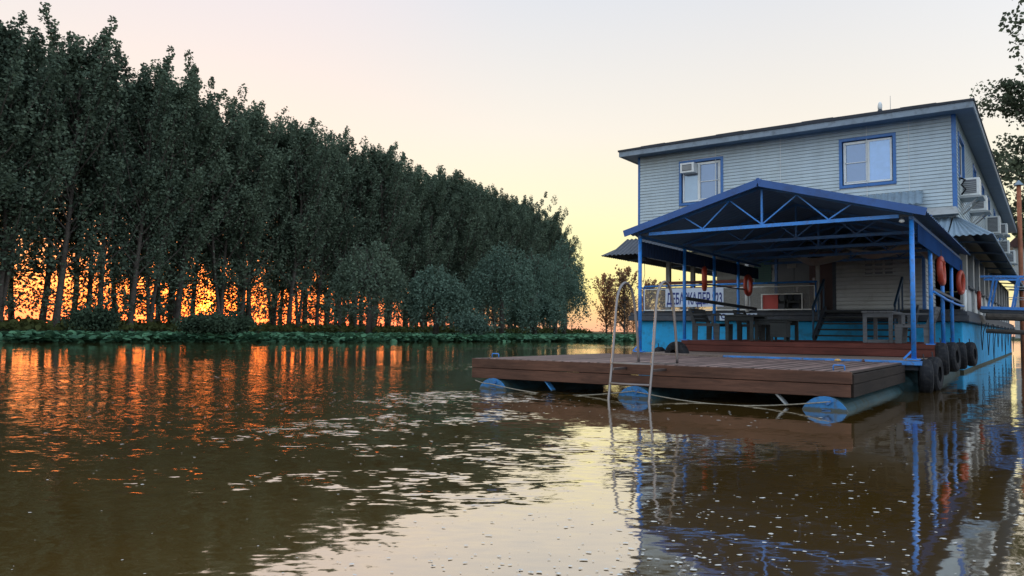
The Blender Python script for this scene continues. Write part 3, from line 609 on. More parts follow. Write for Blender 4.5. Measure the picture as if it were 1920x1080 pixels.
M_awnd = paint('dark awning metal', (.085,.095,.115), .6, .2, 2, (.05,.05,.05), .3)  # darker metal tone for the left awnings
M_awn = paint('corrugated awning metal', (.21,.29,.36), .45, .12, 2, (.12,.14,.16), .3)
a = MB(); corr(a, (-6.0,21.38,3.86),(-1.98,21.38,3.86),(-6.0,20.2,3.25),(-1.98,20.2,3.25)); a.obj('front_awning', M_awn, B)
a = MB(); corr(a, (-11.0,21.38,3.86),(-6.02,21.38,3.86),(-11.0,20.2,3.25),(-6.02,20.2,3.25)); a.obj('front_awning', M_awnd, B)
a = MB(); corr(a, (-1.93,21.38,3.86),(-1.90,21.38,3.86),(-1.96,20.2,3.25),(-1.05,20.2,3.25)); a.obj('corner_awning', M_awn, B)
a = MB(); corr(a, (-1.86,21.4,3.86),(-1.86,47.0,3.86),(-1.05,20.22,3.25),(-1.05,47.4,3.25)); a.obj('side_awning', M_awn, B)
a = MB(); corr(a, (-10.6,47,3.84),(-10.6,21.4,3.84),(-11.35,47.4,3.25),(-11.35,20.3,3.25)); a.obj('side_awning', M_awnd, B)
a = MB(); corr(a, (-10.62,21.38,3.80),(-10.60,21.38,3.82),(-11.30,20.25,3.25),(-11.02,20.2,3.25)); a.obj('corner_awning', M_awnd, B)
a = MB(); corr(a, (-5.6,21.36,4.60),(-2.60,21.36,4.60),(-5.6,20.9,4.20),(-2.55,20.9,4.20), .16, .02); a.obj('small_awning', M_awn, B)
a = MB(); a.hexa([(-2.75,21.05,3.90),(-1.80,21.05,3.90),(-1.80,21.38,3.90),(-2.75,21.38,3.90),(-2.75,21.2,4.10),(-1.86,21.2,4.10),(-1.86,21.38,4.10),(-2.75,21.38,4.10)]); a.obj('flashing', M_grey, B)
# awning brackets and ceiling
a = MB(); a.box(-10.6,-1.88,21.3,47,3.30,3.34); a.obj('porch_ceiling', M_soffit, B)
for y in range(22,47,3):
    a = MB(); a.bar((-1.90,y,3.3),(-1.1,y,3.24),.04,.05); a.obj('bracket', M_soffit, B)
    a = MB(); a.bar((-10.58,y,3.3),(-11.28,y,3.24),.04,.05); a.obj('bracket', M_soffit, B)
# lower storey walls
lw = MB(); lw.box(-4.72,-2.60,HY0+.003,HY0+.1,1.55,3.30); lw.box(-2.70,-2.603,HY0+.101,23.3,1.55,3.30)
lw.box(-4.72,-4.62,HY0+.101,22.2,1.55,3.30); lw.box(-9.0,-4.723,24.003,24.1,1.55,3.30); lw.box(-9.0,-8.9,24.101,47,1.55,3.30); lw.box(-4.72,-4.62,22.203,24.0,1.55,3.3)
lw.box(-9.0,-1.9,47.05,47.15,1.55,3.3)
lower = lw.obj('lower_wall', M_side2, B)
ls = MB(); siding(ls, 'y', -4.70, -2.66, 1.56, 3.28, c=HY0-.02, pitch=.11, lap=.045, g=.026); siding(ls, 'y', -9.0, -4.74, 1.56, 3.28, [(-7.0,-5.95,1.5,3.25),(-7.75,-7.2,2.5,3.25)], c=24.0, pitch=.11, lap=.045, g=.026)
siding(ls, 'x', 21.5, 23.3, 1.56, 3.28, c=-2.60, out=1, pitch=.105); ls.obj('siding', M_side2, lower, kind='stuff')
ct = MB(); ct.box(-2.655,-2.585,HY0-.02,HY0+.05,1.55,3.28); ct.obj('corner_trim', M_trim, B)
ct = MB(); ct.box(-4.80,-4.705,HY0-.03,HY0+.05,1.55,3.28); ct.obj('corner_trim', M_dark, B)
# porch door, shutter, brown door, paper
dd = MB(); dd.box(-7.0,-5.95,23.94,24.0,1.55,3.25); do = dd.obj('door', M_doorgrey, B)
for x in (-6.94,-6.46): q = MB(); q.box(x,x+.44,23.915,23.938,1.70,3.15); q.obj('door_panel', M_doorgrey, do)
q = MB(); q.box(-6.42,-6.38,23.88,23.914,2.2,2.35); q.obj('handle', M_steel, do)
for xx in (-7.10,-5.95): q = MB(); q.box(xx,xx+.09,23.92,23.99,1.55,3.26); q.obj('door_frame', M_trim, do)
dd = MB(); dd.box(-5.62,-4.80,22.25,22.30,1.55,3.25); do2 = dd.obj('door', M_brown, B, label='maroon door at the head of the stairs'); q = MB(); q.box(-5.52,-5.46,22.20,22.249,2.35,2.5); q.obj('handle', M_steel, do2)
sh_ = MB(); sh_.box(-7.75,-7.2,23.95,23.99,2.52,3.25); so_ = sh_.obj('shutter', M_green, B)
for k in range(9): q = MB(); q.box(-7.73,-7.22,23.93,23.95,2.55+k*.075,2.60+k*.075); q.obj('slat', M_green, so_)
q = MB(); q.box(-6.71,-6.43,23.90,23.912,2.95,3.14); tag(q.obj('paper_notice', M_paper), 'small pale paper notice fixed high on the grey porch door', 'notice')
# right side veranda: pilasters, parapet and opaque dark sheets standing in for shaded windows
pil = [23.35+2.15*k for k in range(12)]
for k, y in enumerate(pil): q = MB(); q.box(-2.0,-1.84,y,y+.35,1.55,3.30); q.obj('pilaster', M_grey, B, bevel=.006)
for k in range(11):
    y0, y1 = pil[k]+.352, pil[k+1]-.002
    q = MB(); q.box(-1.96,-1.90,y0,y1,1.55,2.22); q.obj('parapet_panel', M_side2, B)
    q = MB(); q.box(-1.98,-1.80,y0,y1,2.222,2.27); q.obj('sill', M_dark, B)
    q = MB(); q.box(-1.97,-1.95,y0,y1,2.272,3.29); q.obj('veranda_dark_sheet', M_dark, B)
# left side columns
for y in (23.3,25.4,28.5,32,36): q = MB(); q.box(-10.52,-10.38,y,y+.14,1.55,3.3); q.obj('column', M_grey, B)
q = MB(); q.box(-5.17,-5.08,21.12,21.21,1.5,3.3); q.obj('column', M_side2, B)
# front railing: clear panels framed in white, blue top rail, brown upper beam
rl = MB(); fr = .018
def frame(mb, x0, x1, z0, z1, y=20.96):
    for a_ in ((x0,x1,z0,z0+.025),(x0,x1,z1-.025,z1),(x0,x0+.025,z0+.025,z1-.025),(x1-.025,x1,z0+.025,z1-.025)): mb.box(a_[0],a_[1],y-.012,y+.012,a_[2],a_[3])
for (x0,x1) in ((-10.18,-7.02),(-6.93,-5.15)):
    rr_ = MB(); frame(rr_, x0, x1, 1.555, 2.22); ro = rr_.obj('railing_frame', M_white, B)
    for (a0,a1,b0,b1) in ([(x0+.027,x1-.027,1.582,2.193)] if x0 < -8 else [(x0+.027,-6.575,1.582,2.193),(-6.572,-5.458,2.002,2.193),(-5.455,x1-.027,1.582,2.193)]):
        q = MB(); q.box(a0,a1,20.957,20.963,b0,b1); q.obj('railing_panel', M_clear, ro)
q = MB(); q.box(-6.55,-6.14,20.98,21.01,1.555,1.985); bb = q.obj('red_panel', M_redboard, B); q = MB(); frame(q, -6.57,-5.46,1.55,2.0,20.90-.006); q.obj('panel_frame', M_white, bb)
q = MB(); q.box(-6.135,-5.48,21.56,21.59,1.555,2.02); q.obj('black_panel', M_dark, B)
q = MB(); q.tube([(-10.18,20.96,2.30),(-5.1,20.96,2.31)], .028, 8); q.tube([(-10.4,20.96,2.28),(-10.4,24,2.3)], .025, 6); q.obj('top_rail', M_blue, B, smooth=True)
q = MB(); q.box(-9.80,-6.9,21.22,21.27,2.36,2.45); q.obj('rail_beam', M_brnrail, B)
q = MB(); q.box(-9.80,-6.9,21.24,21.27,2.24,2.265); q.obj('rail_beam', M_brnrail, B)
q = MB(); q.tube([(-6.98,20.93,1.5),(-6.98,20.93,2.9)], .055, 12); q.obj('porch_pipe', M_white, B, smooth=True)
for x in (-10.2,-8.6,-7.05,-5.14): q = MB(); q.tube([(x,20.99,1.5),(x,20.99,2.3)], .02, 8); q.obj('rail_post', M_blue, B, smooth=True)
# banner and plate
def text(s, size, mat, name, parent, xf, sx=1.0, ext=.002):
    c = bpy.data.curves.new(name, 'FONT'); c.body = s; c.size = size; c.extrude = ext; c.offset = .024
    o = bpy.data.objects.new(name, c); S.collection.objects.link(o); bpy.context.view_layer.update()
    dg = bpy.context.evaluated_depsgraph_get(); me = bpy.data.meshes.new_from_object(o.evaluated_get(dg)); bpy.data.objects.remove(o)
    xs = [v.co.x for v in me.vertices]; ys = [v.co.y for v in me.vertices]; me.materials.clear(); me.materials.append(mat)
    n = bpy.data.objects.new(name, me); link(n, parent); n.matrix_basis = xf @ Matrix.Diagonal((sx,1,1,1)); return n, max(xs)-min(xs), min(xs), max(ys)-min(ys)
def sign(name, label, cat, x0, x1, z0, z1, y, string, th, margin, mat_b, mat_t, space=None):
    t = thing(name, label, cat, (x0,y,z0)); q = MB(); q.box(0,x1-x0,-.006,.006,0,z1-z0); q.obj('board', mat_b, t)
    Wt = (x1-x0)*(1-2*margin); o, w0, mn, hh = text(string, 1.0, mat_t, 'lettering', t, Matrix())
    sz = th/hh; o.matrix_basis = T(((x1-x0)*margin-mn*Wt/w0, -.010, ((z1-z0)-th)/2+.02)) @ Matrix.Rotation(PI/2,4,'X') @ Matrix.Diagonal((Wt/w0, sz, 1, 1))
    return t
sign('banner', 'long white banner with blue capital letters on the porch railing', 'sign', -9.46,-7.66,1.66,2.215,20.93,'ДЕБАРКАДЕР 823',.43,.025,M_bannerw,M_bannert)
sign('number_plate', 'narrow pale plate with blue characters on the dark band under the porch', 'sign', -7.80,-6.72,1.26,1.47,20.99,'О      0026',.15,.04,M_plate,M_bannert)
# notice board with six pictures
t = thing('notice_board', 'pale notice board with six small pictures on the sided wall', 'notice board', (-4.05,21.34,2.36))
q = MB(); q.box(0,.80,.02,.035,0,.60); q.obj('board', M_paper, t)
for i in range(3):
    for j in range(2):
        q = MB(); x = .07+i*.24; z = .08+j*.26; q.box(x,x+.18,.005,.018,z,z+.19); q.obj('picture', M_doorgrey, t)
        q2 = MB(); q2.box(x+.02,x+.16,.001,.004,z+.08+.02*i,z+.17); q2.obj('picture_sky', M_paper, t)
# stairs up to the porch
st = thing('stairs', 'dark open steps rising from the terrace to the porch', 'stairs', (0,0,0))
for k in range(5): q = MB(); z = .73+.155*(k+1); y = 19.75+.25*k; q.box(-4.85,-2.75,y,y+.28,z-.04,z); q.obj('tread', M_furnd, st)
for x in (-4.89,-2.71): q = MB(); q.bar((x,19.7,.76),(x,21.0,1.56),.05,.22); q.obj('stringer', M_dark, st)
for x, nm in ((-4.93,'left'),(-3.05,'right')):
    q = MB(); q.bar((x,19.8,1.55 if nm == 'left' else 1.60),(x,21.0,2.35),.05,.07); q.obj('handrail', M_darkrail, st)
    for yy in (19.85,20.4,20.95): q = MB(); zz = .8+(yy-19.8)*.62; q.bar((x,yy,zz),(x,yy,zz+.80),.04,.04,(0,1,0)); q.obj('baluster', M_darkrail, st)
# air conditioners
def ac(name, label, loc, sz=(.48,.62,.42), shelf=True, rz=0, bars=6):
    t = thing(name, label, 'air conditioner', loc, rz, 'air conditioners on the house'); w_, d_, h_ = sz
    q = MB(); q.box(0,w_,0,d_,0,h_); q.obj('case', M_white, t, bevel=.01)
    q = MB(); q.box(.07,w_-.07,-.012,.002,.06,h_-.05); g_ = q.obj('grille', M_doorgrey, t)
    for k in range(bars): q = MB(); z = .08+k*(h_-.16)/bars; q.box(.08,w_-.08,-.022,-.012,z,z+.015); q.obj('louvre', M_grey, g_)
    if shelf:
        q = MB(); q.box(-.02,w_+.08,-.15,d_+.1,-.07,-.03); q.obj('shelf', M_grey, t)
        for y in (0,d_): q = MB(); q.bar((0,y,-.42),(w_*.9,y,-.07),.035,.035); q.obj('bracket', M_grey, t)
    return t
ac('air_conditioner', 'air conditioner set into the top corner of the left front window', (-9.08,21.13,5.74), (.44,.33,.30), False)
ac('air_conditioner', 'white air conditioner on a shelf nearest the front corner of the side wall', (-1.86,22.2,4.50), (.44,.55,.46))
ac('air_conditioner', 'second air conditioner along the side wall, behind the nearest one', (-1.86,25.0,4.50), (.42,.55,.42))
ac('air_conditioner', 'slatted air conditioner low on the side wall just above the awning', (-1.86,31.3,4.55), (.44,.55,.62), bars=10)
ac('air_conditioner', 'upper air conditioner of the far cluster near the rusty pile', (-1.86,36.5,5.10), (.45,.6,.45))
ac('air_conditioner', 'lower air conditioner of the far cluster near the rusty pile', (-1.86,37.9,4.45), (.45,.6,.55))
ac('air_conditioner', 'farthest air conditioner on the side wall beside the rusty pile', (-1.86,42.5,4.4), (.5,.6,.6))
q = MB(); q.tube([(-1.80,21.95,4.5),(-1.70,21.9,4.62),(-1.80,21.95,4.75),(-1.72,22.0,4.88),(-1.82,22.05,4.95)], .022, 7); tag(q.obj('hose', M_black, smooth=True), 'black curled hose beside the nearest wall air conditioner', 'hose')
# roof lamp and antenna
t = thing('roof_lamp', 'small globe lamp on a thin stem on the roof edge', 'lamp', (-4.0,24,6.65)); q = MB(); q.tube([(0,0,0),(0,0,.92)], .02, 6); q.obj('stem', M_grey, t)
q = MB(); q.tube([(0,0,.90),(0,0,.95),(0,0,1.0),(0,0,1.08),(0,0,1.14),(0,0,1.17)], [.02,.055,.065,.06,.04,.01], 12); q.obj('globe', M_white, t, smooth=True); q = MB(); q.tube([(0,0,.86),(0,0,.93)], [.075,.06], 12); q.obj('collar', M_dark, t)
q = MB(); q.tube([(-3.72,24,6.65),(-3.72,24,7.95)], [.012,.006], 6); tag(q.obj('antenna', M_grey), 'thin upright antenna on the roof right of the globe lamp', 'antenna')

# ------------------------------------------------------------------ blue gable canopy
C_ = thing('canopy', 'blue metal gable canopy on slim bright blue posts over the terrace', 'canopy', (0,0,0))
CX0, CX1, CXM = -6.60, -1.80, -4.19; YF, YR = 13.4, 20.8; ZE, ZA = 2.82, 3.56
PY = [13.4,15.6,17.4,19.1,20.7]
def roofz(x): return ZA-(ZA-ZE)*abs(x-CXM)/((CXM+6.82) if x < CXM else (-1.58-CXM))
for sgn, xe in ((0,-6.84),(1,-1.56)):
    q = MB(); corr(q, (CXM,13.2,ZA+.03),(CXM,21.0,ZA+.03),(xe,13.2,ZE+.03),(xe,21.0,ZE+.03), .2, .012, 6); q.obj('roof_sheet', M_canopyin, C_)
    q = MB(); q.bar((CXM,13.17,ZA+.02),(xe,13.17,ZE+.02),.03,.125); q.obj('barge_board', M_canopy, C_)
    q = MB(); q.bar((CXM,13.9,ZA+.055),(xe,13.9,ZE+.055),.1,.01); q.obj('ridge_strap', M_canopy, C_)
    x = CX0 if sgn == 0 else CX1; s_ = -1 if sgn == 0 else 1
    q = MB(); q.box(x-.03,x+.03,13.35,20.9,2.76,2.81); q.obj('eave_beam', M_blued, C_)
    q = MB(); corr(q, (x+s_*.06,20.95,2.72),(x+s_*.06,13.55,2.72),(x+s_*.06,20.95,2.42),(x+s_*.06,13.55,2.42), .15, .01, 6)
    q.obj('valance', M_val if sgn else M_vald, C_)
q = MB(); q.tube([(CXM,13.16,ZA+.07),(CXM,21.0,ZA+.07)], .04, 6); q.obj('ridge_cap', M_canopy, C_)
for k, y in enumerate(PY):
    m_ = M_blue if k == 0 else M_blued
    q = MB(); q.box(-6.42 if k else -6.40,-1.98,y-.025,y+.025,2.80,2.86); tr_ = q.obj('truss', m_, C_)
    if k == 0: q = MB(); q.box(-6.58,-6.41,y-.02,y+.02,2.81,2.85); q.obj('chord_end', M_dark, tr_); q = MB(); q.box(-1.97,-1.82,y-.02,y+.02,2.81,2.85); q.obj('chord_end', M_dark, tr_)
    for xe in (-6.62,-1.78): q = MB(); q.bar((CXM,y,ZA-.03),(xe,y,roofz(xe)-.03),.04,.05); q.obj('rafter', M_blued, tr_)
    q = MB(); q.bar((CXM,y,2.86),(CXM,y,ZA-.05),.035,.035,(0,1,0)); q.obj('king_post', m_, tr_)
    for (xa,xb) in ((CXM,-4.78),(-4.78,-5.30),(-5.30,-5.66),(CXM,-3.58),(-3.58,-3.06),(-3.06,-2.70)):
        lo, hi = (xa, xb) if xa in (CXM,) or xa in (-5.30,-3.06) and xb in (-5.66,-2.70) else (xb, xa)
        q = MB(); q.bar((lo,y,2.86),(hi,y,roofz(hi)-.05),.022,.022,(0,1,0)); q.obj('web_bar', m_, tr_)
for k, y in enumerate(PY):
    for x in (CX0, CX1):
        zb = .508 if k == 0 else .73
        if k == 4: continue
        q = MB(); q.tube([(x,y,zb),(x,y,2.78)], .037, 12); po = q.obj('post', M_blue, C_, smooth=True)
        q = MB(); q.box(x-.09,x+.09,y-.07,y+.07,zb-.002,zb+.02)
        if k == 0: q.bar((x-.15,y,zb+.01),(x-.03,y,zb+.14),.012,.03)
        q.obj('foot_plate', M_blue, po)
for y in PY[1:4]:
    pass
# side rails of the canopy
q = MB(); q.tube([(CX1+.05,15.6,1.70),(CX1+.07,17.4,1.63),(CX1+.08,19.1,1.60),(CX1+.05,21.2,1.62)], .025, 8); q.obj('side_rail', M_blue, C_, smooth=True)
q = MB(); q.bar((CX1+.02,15.6,1.76),(CX1+.04,21.0,1.70),.04,.05); q.obj('side_board', M_dark, C_)
q = MB(); q.bar((CX0+.05,15.6,1.655),(CX0+.05,20.4,1.565),.04,.075); q.obj('side_board', M_furnd, C_)
q = MB(); q.bar((CX0+.05,15.6,2.03),(CX0+.05,19.6,2.05),.02,.03); q.obj('side_rail', M_dark, C_)
# sagging sheets under the roof
for k, (xa, xb, y, z, lab) in enumerate(((-5.6,-4.2,20.2,3.0,'left of the three grey sheets sagging under the canopy roof'),(-4.1,-2.7,19.6,3.05,'middle grey sheet sagging under the canopy roof'),(-2.6,-1.9,19.9,3.0,'small right hand grey sheet sagging under the canopy roof'))):
    vs = []; nx, ny = 14, 8
    for i in range(nx+1):
        for j in range(ny+1):
            u, v = i/nx, j/ny; vs.append((xa+(xb-xa)*u, y+v*1.0-.3*math.sin(PI*u), z-.30*math.sin(PI*u)**.8*math.sin(PI*(.15+.85*v))+.02*math.sin(9*u+4*v)))
    q = MB(); q.add(vs, [(i*(ny+1)+j,(i+1)*(ny+1)+j,(i+1)*(ny+1)+j+1,i*(ny+1)+j+1) for i in range(nx) for j in range(ny)])
    o = q.obj('hanging_sheet', M_cloth, smooth=True); sm = o.modifiers.new('thickness','SOLIDIFY'); sm.thickness = .01
    tag(o, lab, 'sheet', 'sheets hung under the canopy')
# bulbs
t = thing('bulb_lamp', 'small unlit lamp under the right end of the front truss', 'lamp', (-1.93,13.35,2.74)); q = MB(); q.tube([(0,0,.05),(0,0,.02)], .03, 8); q.obj('socket', M_dark, t); q = MB(); q.tube([(0,0,.02),(0,0,-.01),(0,0,-.03)], [.035,.045,.015], 10); q.obj('bulb', M_white, t, smooth=True)
t = thing('bulb_lamp', 'dark lamp with a hanging cord under the left awning', 'lamp', (-10.2,21.0,3.2)); q = MB(); q.tube([(0,0,.08),(0,0,0),(0,0,-.08)], [.03,.10,.07], 10); q.obj('shade', M_dark, t, smooth=True); q = MB(); q.tube([(0,0,-.08),(.02,0,-.5),(-.05,0,-.85)], .008, 5); q.obj('cord', M_cord, t)

# ------------------------------------------------------------------ terrace on its pontoon
Tt = thing('terrace', 'raised red brown wooden terrace under the canopy', 'terrace', (0,0,0))
for i, (z0,z1) in enumerate(((.64,.73),(.50,.636))): q = MB(); q.box(-6.62,-1.72,15.46,15.50,z0,z1); q.obj('fascia_board', M_fas2, Tt, bevel=.006)
proto = None
for k in range(36):
    y = 15.502+k*.152
    if proto is None: q = MB(); q.box(-6.62,-1.72,0,.147,-.035,0); proto = q.obj('plank', M_fas2, Tt, bevel=.004); o = proto
    else: o = proto.copy(); S.collection.objects.link(o)
    o.location = (0,y,.732+.002*((k*5)%3))
for x in (-1.745,-6.62): q = MB(); q.box(x,x+.03,15.51,20.97,.45,.69); q.obj('side_board', M_dark, Tt)
q = MB(); q.box(-6.5,-1.9,15.52,20.95,.35,.69); q.obj('frame', M_dark, Tt)
Pn = thing('pontoon', 'blue steel pontoon carrying the terrace and the canopy posts', 'pontoon', (0,0,0))
for x in (-6.15,-4.2,-2.15): q = MB(); q.tube([(x,13.62,-.03),(x,20.9,-.03)], .33, 24); q.obj('float_tube', M_drumb, Pn, smooth=True)
q = MB(); q.box(-4.9,-1.68,13.34,13.46,.42,.490); q.obj('cross_beam', M_blued2, Pn, bevel=.008); q = MB(); q.box(-6.75,-4.905,13.34,13.46,.42,.500); q.obj('cross_beam', M_dwx, Pn, bevel=.008)
q = MB(); q.box(-6.7,-1.75,13.47,15.44,.34,.46); q.obj('frame', M_dark, Pn)
for k in range(13):
    y = 13.48+k*.152; q = MB(); q.box(-6.72,-1.70,y,y+.146,.462,.492); q.obj('plank', M_dwx, Pn, bevel=.004)

# ------------------------------------------------------------------ swimming platform
def fy(x): return 9.53+.064*(x+1.93)
Pf = thing('swimming_platform', 'low weathered brown wooden swimming platform floating on blue drums', 'platform', (0,0,0))
NP = 38; pw = 5.46/NP; YB = 13.32
for k in range(NP):
    x0 = -7.39+k*pw; x1 = x0+pw-.019; dz = .002*((k*7)%4); q = MB()
    q.hexa([(x0,fy(x0)+.002,.425+dz),(x1,fy(x1)+.002,.425+dz),(x1,YB-.03*((k*3)%4),.425+dz),(x0,YB-.03*((k*3)%4),.425+dz),(x0,fy(x0)+.002,.458+dz),(x1,fy(x1)+.002,.458+dz),(x1,YB-.03*((k*3)%4),.458+dz),(x0,YB-.03*((k*3)%4),.458+dz)])
    q.obj('plank', M_dw, Pf, bevel=.004)
for z0, z1, dy, xr in ((.312,.456,.0,0),(.155,.306,.004,-.015)):
    q = MB(); xa, xb = -7.40, -1.93+xr; q.hexa([(xa,fy(xa)-.045+dy,z0),(xb,fy(xb)-.045+dy,z0),(xb,fy(xb)-.003,z0),(xa,fy(xa)-.003,z0),(xa,fy(xa)-.045+dy,z1),(xb,fy(xb)-.045+dy,z1),(xb,fy(xb)-.003,z1),(xa,fy(xa)-.003,z1)])
    q.obj('fascia_board', M_fas, Pf, bevel=.006)
for z0, z1 in ((.312,.424),(.155,.306)):
    for x in (-1.955,-7.39): q = MB(); q.box(x,x+.04,fy(x)+.0,YB-.02,z0,z1); q.obj('side_board', M_fasy, Pf, bevel=.005)
q = MB()
for y in (9.8,10.8,11.8,12.9): q.box(-7.34,-1.96,y,y+.08,.30,.42)
q.obj('joist', M_fasy, Pf)
for x in (-6.95,-4.60,-2.20):
    y0 = fy(x)-.18 if x > -6 else fy(x)-.12
    q = MB(); q.tube([(x,y0+.014,-.115),(x,13.3,-.115)], .272, 32); dm = q.obj('float_drum', M_drumb, Pf, smooth=False)
    q = MB(); q.tube([(x,y0,-.115),(x,y0+.02,-.115)], .283, 32); q.obj('end_cap', M_drum, dm)
    q = MB(); q.bar((x+.02,y0-.025,.075),(x+.08,y0-.01,.12),.03,.03); q.bar((x-.03,y0-.006,.01),(x+.07,y0-.006,.005),.01,.008); q.obj('lug', M_blued, dm)
for x in (-6.15,-2.85):
    q = MB(); q.bar((x,fy(x)+.05,.20),(x+.17,fy(x)+.05,.02),.10,.02); q.bar((x-.04,fy(x)+.1,.16),(x+.03,fy(x)+.1,.19),.12,.02); q.obj('bracket', M_drum if x < -5 else M_grey, Pf)
# cleats
def cleat(x, y, lab):
    q = MB(); q.tube([(x-.065,y,.46),(x-.065,y,.515),(x-.055,y,.525),(x+.055,y,.525),(x+.065,y,.515),(x+.065,y,.46)], .008, 7); o = q.obj('mooring_cleat', M_blue, smooth=True); tag(o, lab, 'cleat', 'mooring cleats on the platform')
cleat(-7.25,9.55,'small blue staple shaped cleat at the far left corner of the platform'); cleat(-2.12,9.72,'small blue staple shaped cleat near the front right corner of the platform')
q = MB(); q.tube([(-2.86,13.02,.468),(-2.86,13.02,.485),(-2.86,13.02,.50)], [.05,.055,.02], 9); M_yel = paint('yellow sponge', (.65,.38,.10), .8); tag(q.obj('sponge', M_yel, smooth=True), 'small yellow lump lying near the back of the platform', 'sponge')
q = MB(); q.tube([(-2.5,13.05,.468),(-2.46,13.06,.485)], [.02,.03], 7); tag(q.obj('pebble', M_brown), 'tiny brown lump on the planks right of the yellow one', 'pebble')
# rope slung between the drums
q = MB(); pts = []
hooks = [(-7.2,.13),(-6.95,.09),(-4.60,.10),(-2.13,.11)]
for (xa,za),(xb,zb) in zip(hooks[:-1],hooks[1:]):
    for i in range(12):
        u = i/12; x = xa+(xb-xa)*u; pts.append((x, fy(x)-.21, za+(zb-za)*u-.11*math.sin(PI*u)*min(1,(xb-xa)/2)))
pts.append((-2.13, fy(-2.13)-.21, .11)); q.tube(pts, .008, 6); tag(q.obj('mooring_rope', M_rope, smooth=True), 'thin grey rope sagging between the blue drums of the platform', 'rope')
# ladder
Ld = thing('swimming_ladder', 'stainless steel swimming ladder with two arched handrails hooked over the platform edge', 'ladder', (0,0,0))
def rail(x, y0):
    P_ = [(x,y0-.10,-.55),(x,y0,.0),(x,y0+.09,.47),(x,y0+.17,1.0),(x,y0+.20,1.22),(x,y0+.25,1.40),(x,y0+.34,1.52),(x,y0+.47,1.58),(x,y0+.60,1.545),(x,y0+.69,1.44),(x,y0+.745,1.30),(x,y0+.79,1.10),(x,y0+.85,.80),(x,y0+.89,.475)]
    Q = []
    for i in range(len(P_)-1):
        p0, p1, p2, p3 = [Vector(P_[max(0,min(len(P_)-1,i+k))]) for k in (-1,0,1,2)]
        for s in (0,.25,.5,.75): Q.append(.5*((2*p1)+(p2-p0)*s+(2*p0-5*p1+4*p2-p3)*s*s+(3*p1-p0-3*p2+p3)*s**3))
    Q.append(Vector(P_[-1])); q = MB(); q.tube(Q, .0188, 12); return q.obj('handrail', M_steel, Ld, smooth=True)
LX0, LX1 = -4.79, -4.22; LY = 8.80
rail(LX0, LY); rail(LX1, LY+.035)
for z, y in ((.475,LY+.09),(.21,LY+.04),(-.06,LY-.01)):
    q = MB(); n = 10
    pts = [(LX0+(LX1-LX0)*i/n, y+.035*i/n-.06*math.sin(PI*i/n), z) for i in range(n+1)]
    vs = []
    for x, yy, zz in pts: vs += [(x,yy-.03,zz),(x,yy+.03,zz),(x,yy+.03,zz+.018),(x,yy-.03,zz+.018)]
    fs = [(i*4+k,i*4+(k+1)%4,(i+1)*4+(k+1)%4,(i+1)*4+k) for i in range(n) for k in range(4)]+[(3,2,1,0),(4*n,4*n+1,4*n+2,4*n+3)]
    q.add(vs, fs); q.obj('step', M_steel, Ld, bevel=.003)
q = MB(); q.box(LX0-.02,LX1+.04,LY+.84,LY+.90,.466,.476); q.obj('base_strap', M_steel, Ld)
for x in (LX0,LX1): q = MB(); q.bar((x,LY+.13,.40),(x,fy(x)-.04,.40),.03,.03); q.obj('stay', M_steel, Ld)
# tyres
def tyre(loc, axis, lab, R=.20, r=.088, rope=True):
    t = thing('tyre', lab, 'tyre', loc, 0, 'tyre fenders along the pontoon'); q = MB(); n, m = 28, 10; ax = Vector(axis).normalized(); a = ax.orthogonal().normalized(); b_ = ax.cross(a); vs = []
    prof = [(-.085,-.075),(-.10,.0),(-.085,.055),(-.045,.082),(.045,.082),(.085,.055),(.10,.0),(.085,-.075),(.055,-.06),(-.055,-.06)]
    for i in range(n):
        dd_ = a*math.cos(2*PI*i/n)+b_*math.sin(2*PI*i/n)
        for (h_, r_) in prof: vs.append(dd_*(R+r_)+ax*h_)
    q.add(vs, [(i*10+k,i*10+(k+1)%10,((i+1)%n)*10+(k+1)%10,((i+1)%n)*10+k) for i in range(n) for k in range(10)]); q.obj('casing', M_black, t)
    if rope: q = MB(); q.tube([(0,0,R-.05),(-.03,0,R+.16)], .01, 5); q.obj('hanger', M_cord, t)
    return t
for k, (y, z) in enumerate(((14.75,.50),(16.35,.50),(18.0,.49),(20.3,.48))):
    tyre((-1.55,y,z), (1,.12*(-1)**k,.05), ['first worn black tyre hanging at the terrace corner','second black tyre in the row along the pontoon side','third black tyre in the row along the pontoon side','last black tyre in the row, against the blue hull'][k])
tyre((-1.66,13.55,.24), (1,.2,0), 'half sunk black tyre between the platform and the pontoon'); tyre((-1.60,14.1,.27), (1,-.1,0), 'low black tyre just behind the half sunk one')
tyre((-6.02,13.85,.44), (.35,1,0), 'black tyre leaning at the left corner of the terrace front'); tyre((-6.92,15.0,.30), (1,.1,0), 'black tyre low beside the left front canopy post')
# life rings
def ring(loc, axis, lab, R=.245, r=.053):
    t = thing('life_ring', lab, 'life ring', loc, 0, 'orange life rings'); q = MB(); q.torus((0,0,0), axis, R, r, 32, 12); q.obj('ring', M_orange, t, smooth=True)
    ax = Vector(axis).normalized(); a = Vector((0,0,1)); b_ = ax.cross(a)
    for k in range(4):
        an = PI/4+k*PI/2; c = (a*math.cos(an)+b_*math.sin(an))*R; tg = (-a*math.sin(an)+b_*math.cos(an)); q = MB(); q.tube([c-tg*.025, c+tg*.025], r+.004, 12, caps=False); q.obj('band', M_orange, t)
    q = MB(); q.tube([a*(R+r*.6), a*(R+r+.12)], .008, 5); q.obj('hanger', M_cord, t); return t
ring((-6.55,16.65,2.16), (.93,.40,0), 'dark orange life ring seen edge on, hanging in the left row nearer the water')
ring((-6.55,19.73,2.18), (1,.03,0), 'orange life ring hanging at the left side, seen as a narrow oval')
ring((-1.73,16.62,2.16), (1,.0,.05), 'bright orange life ring hanging by the second right canopy post')
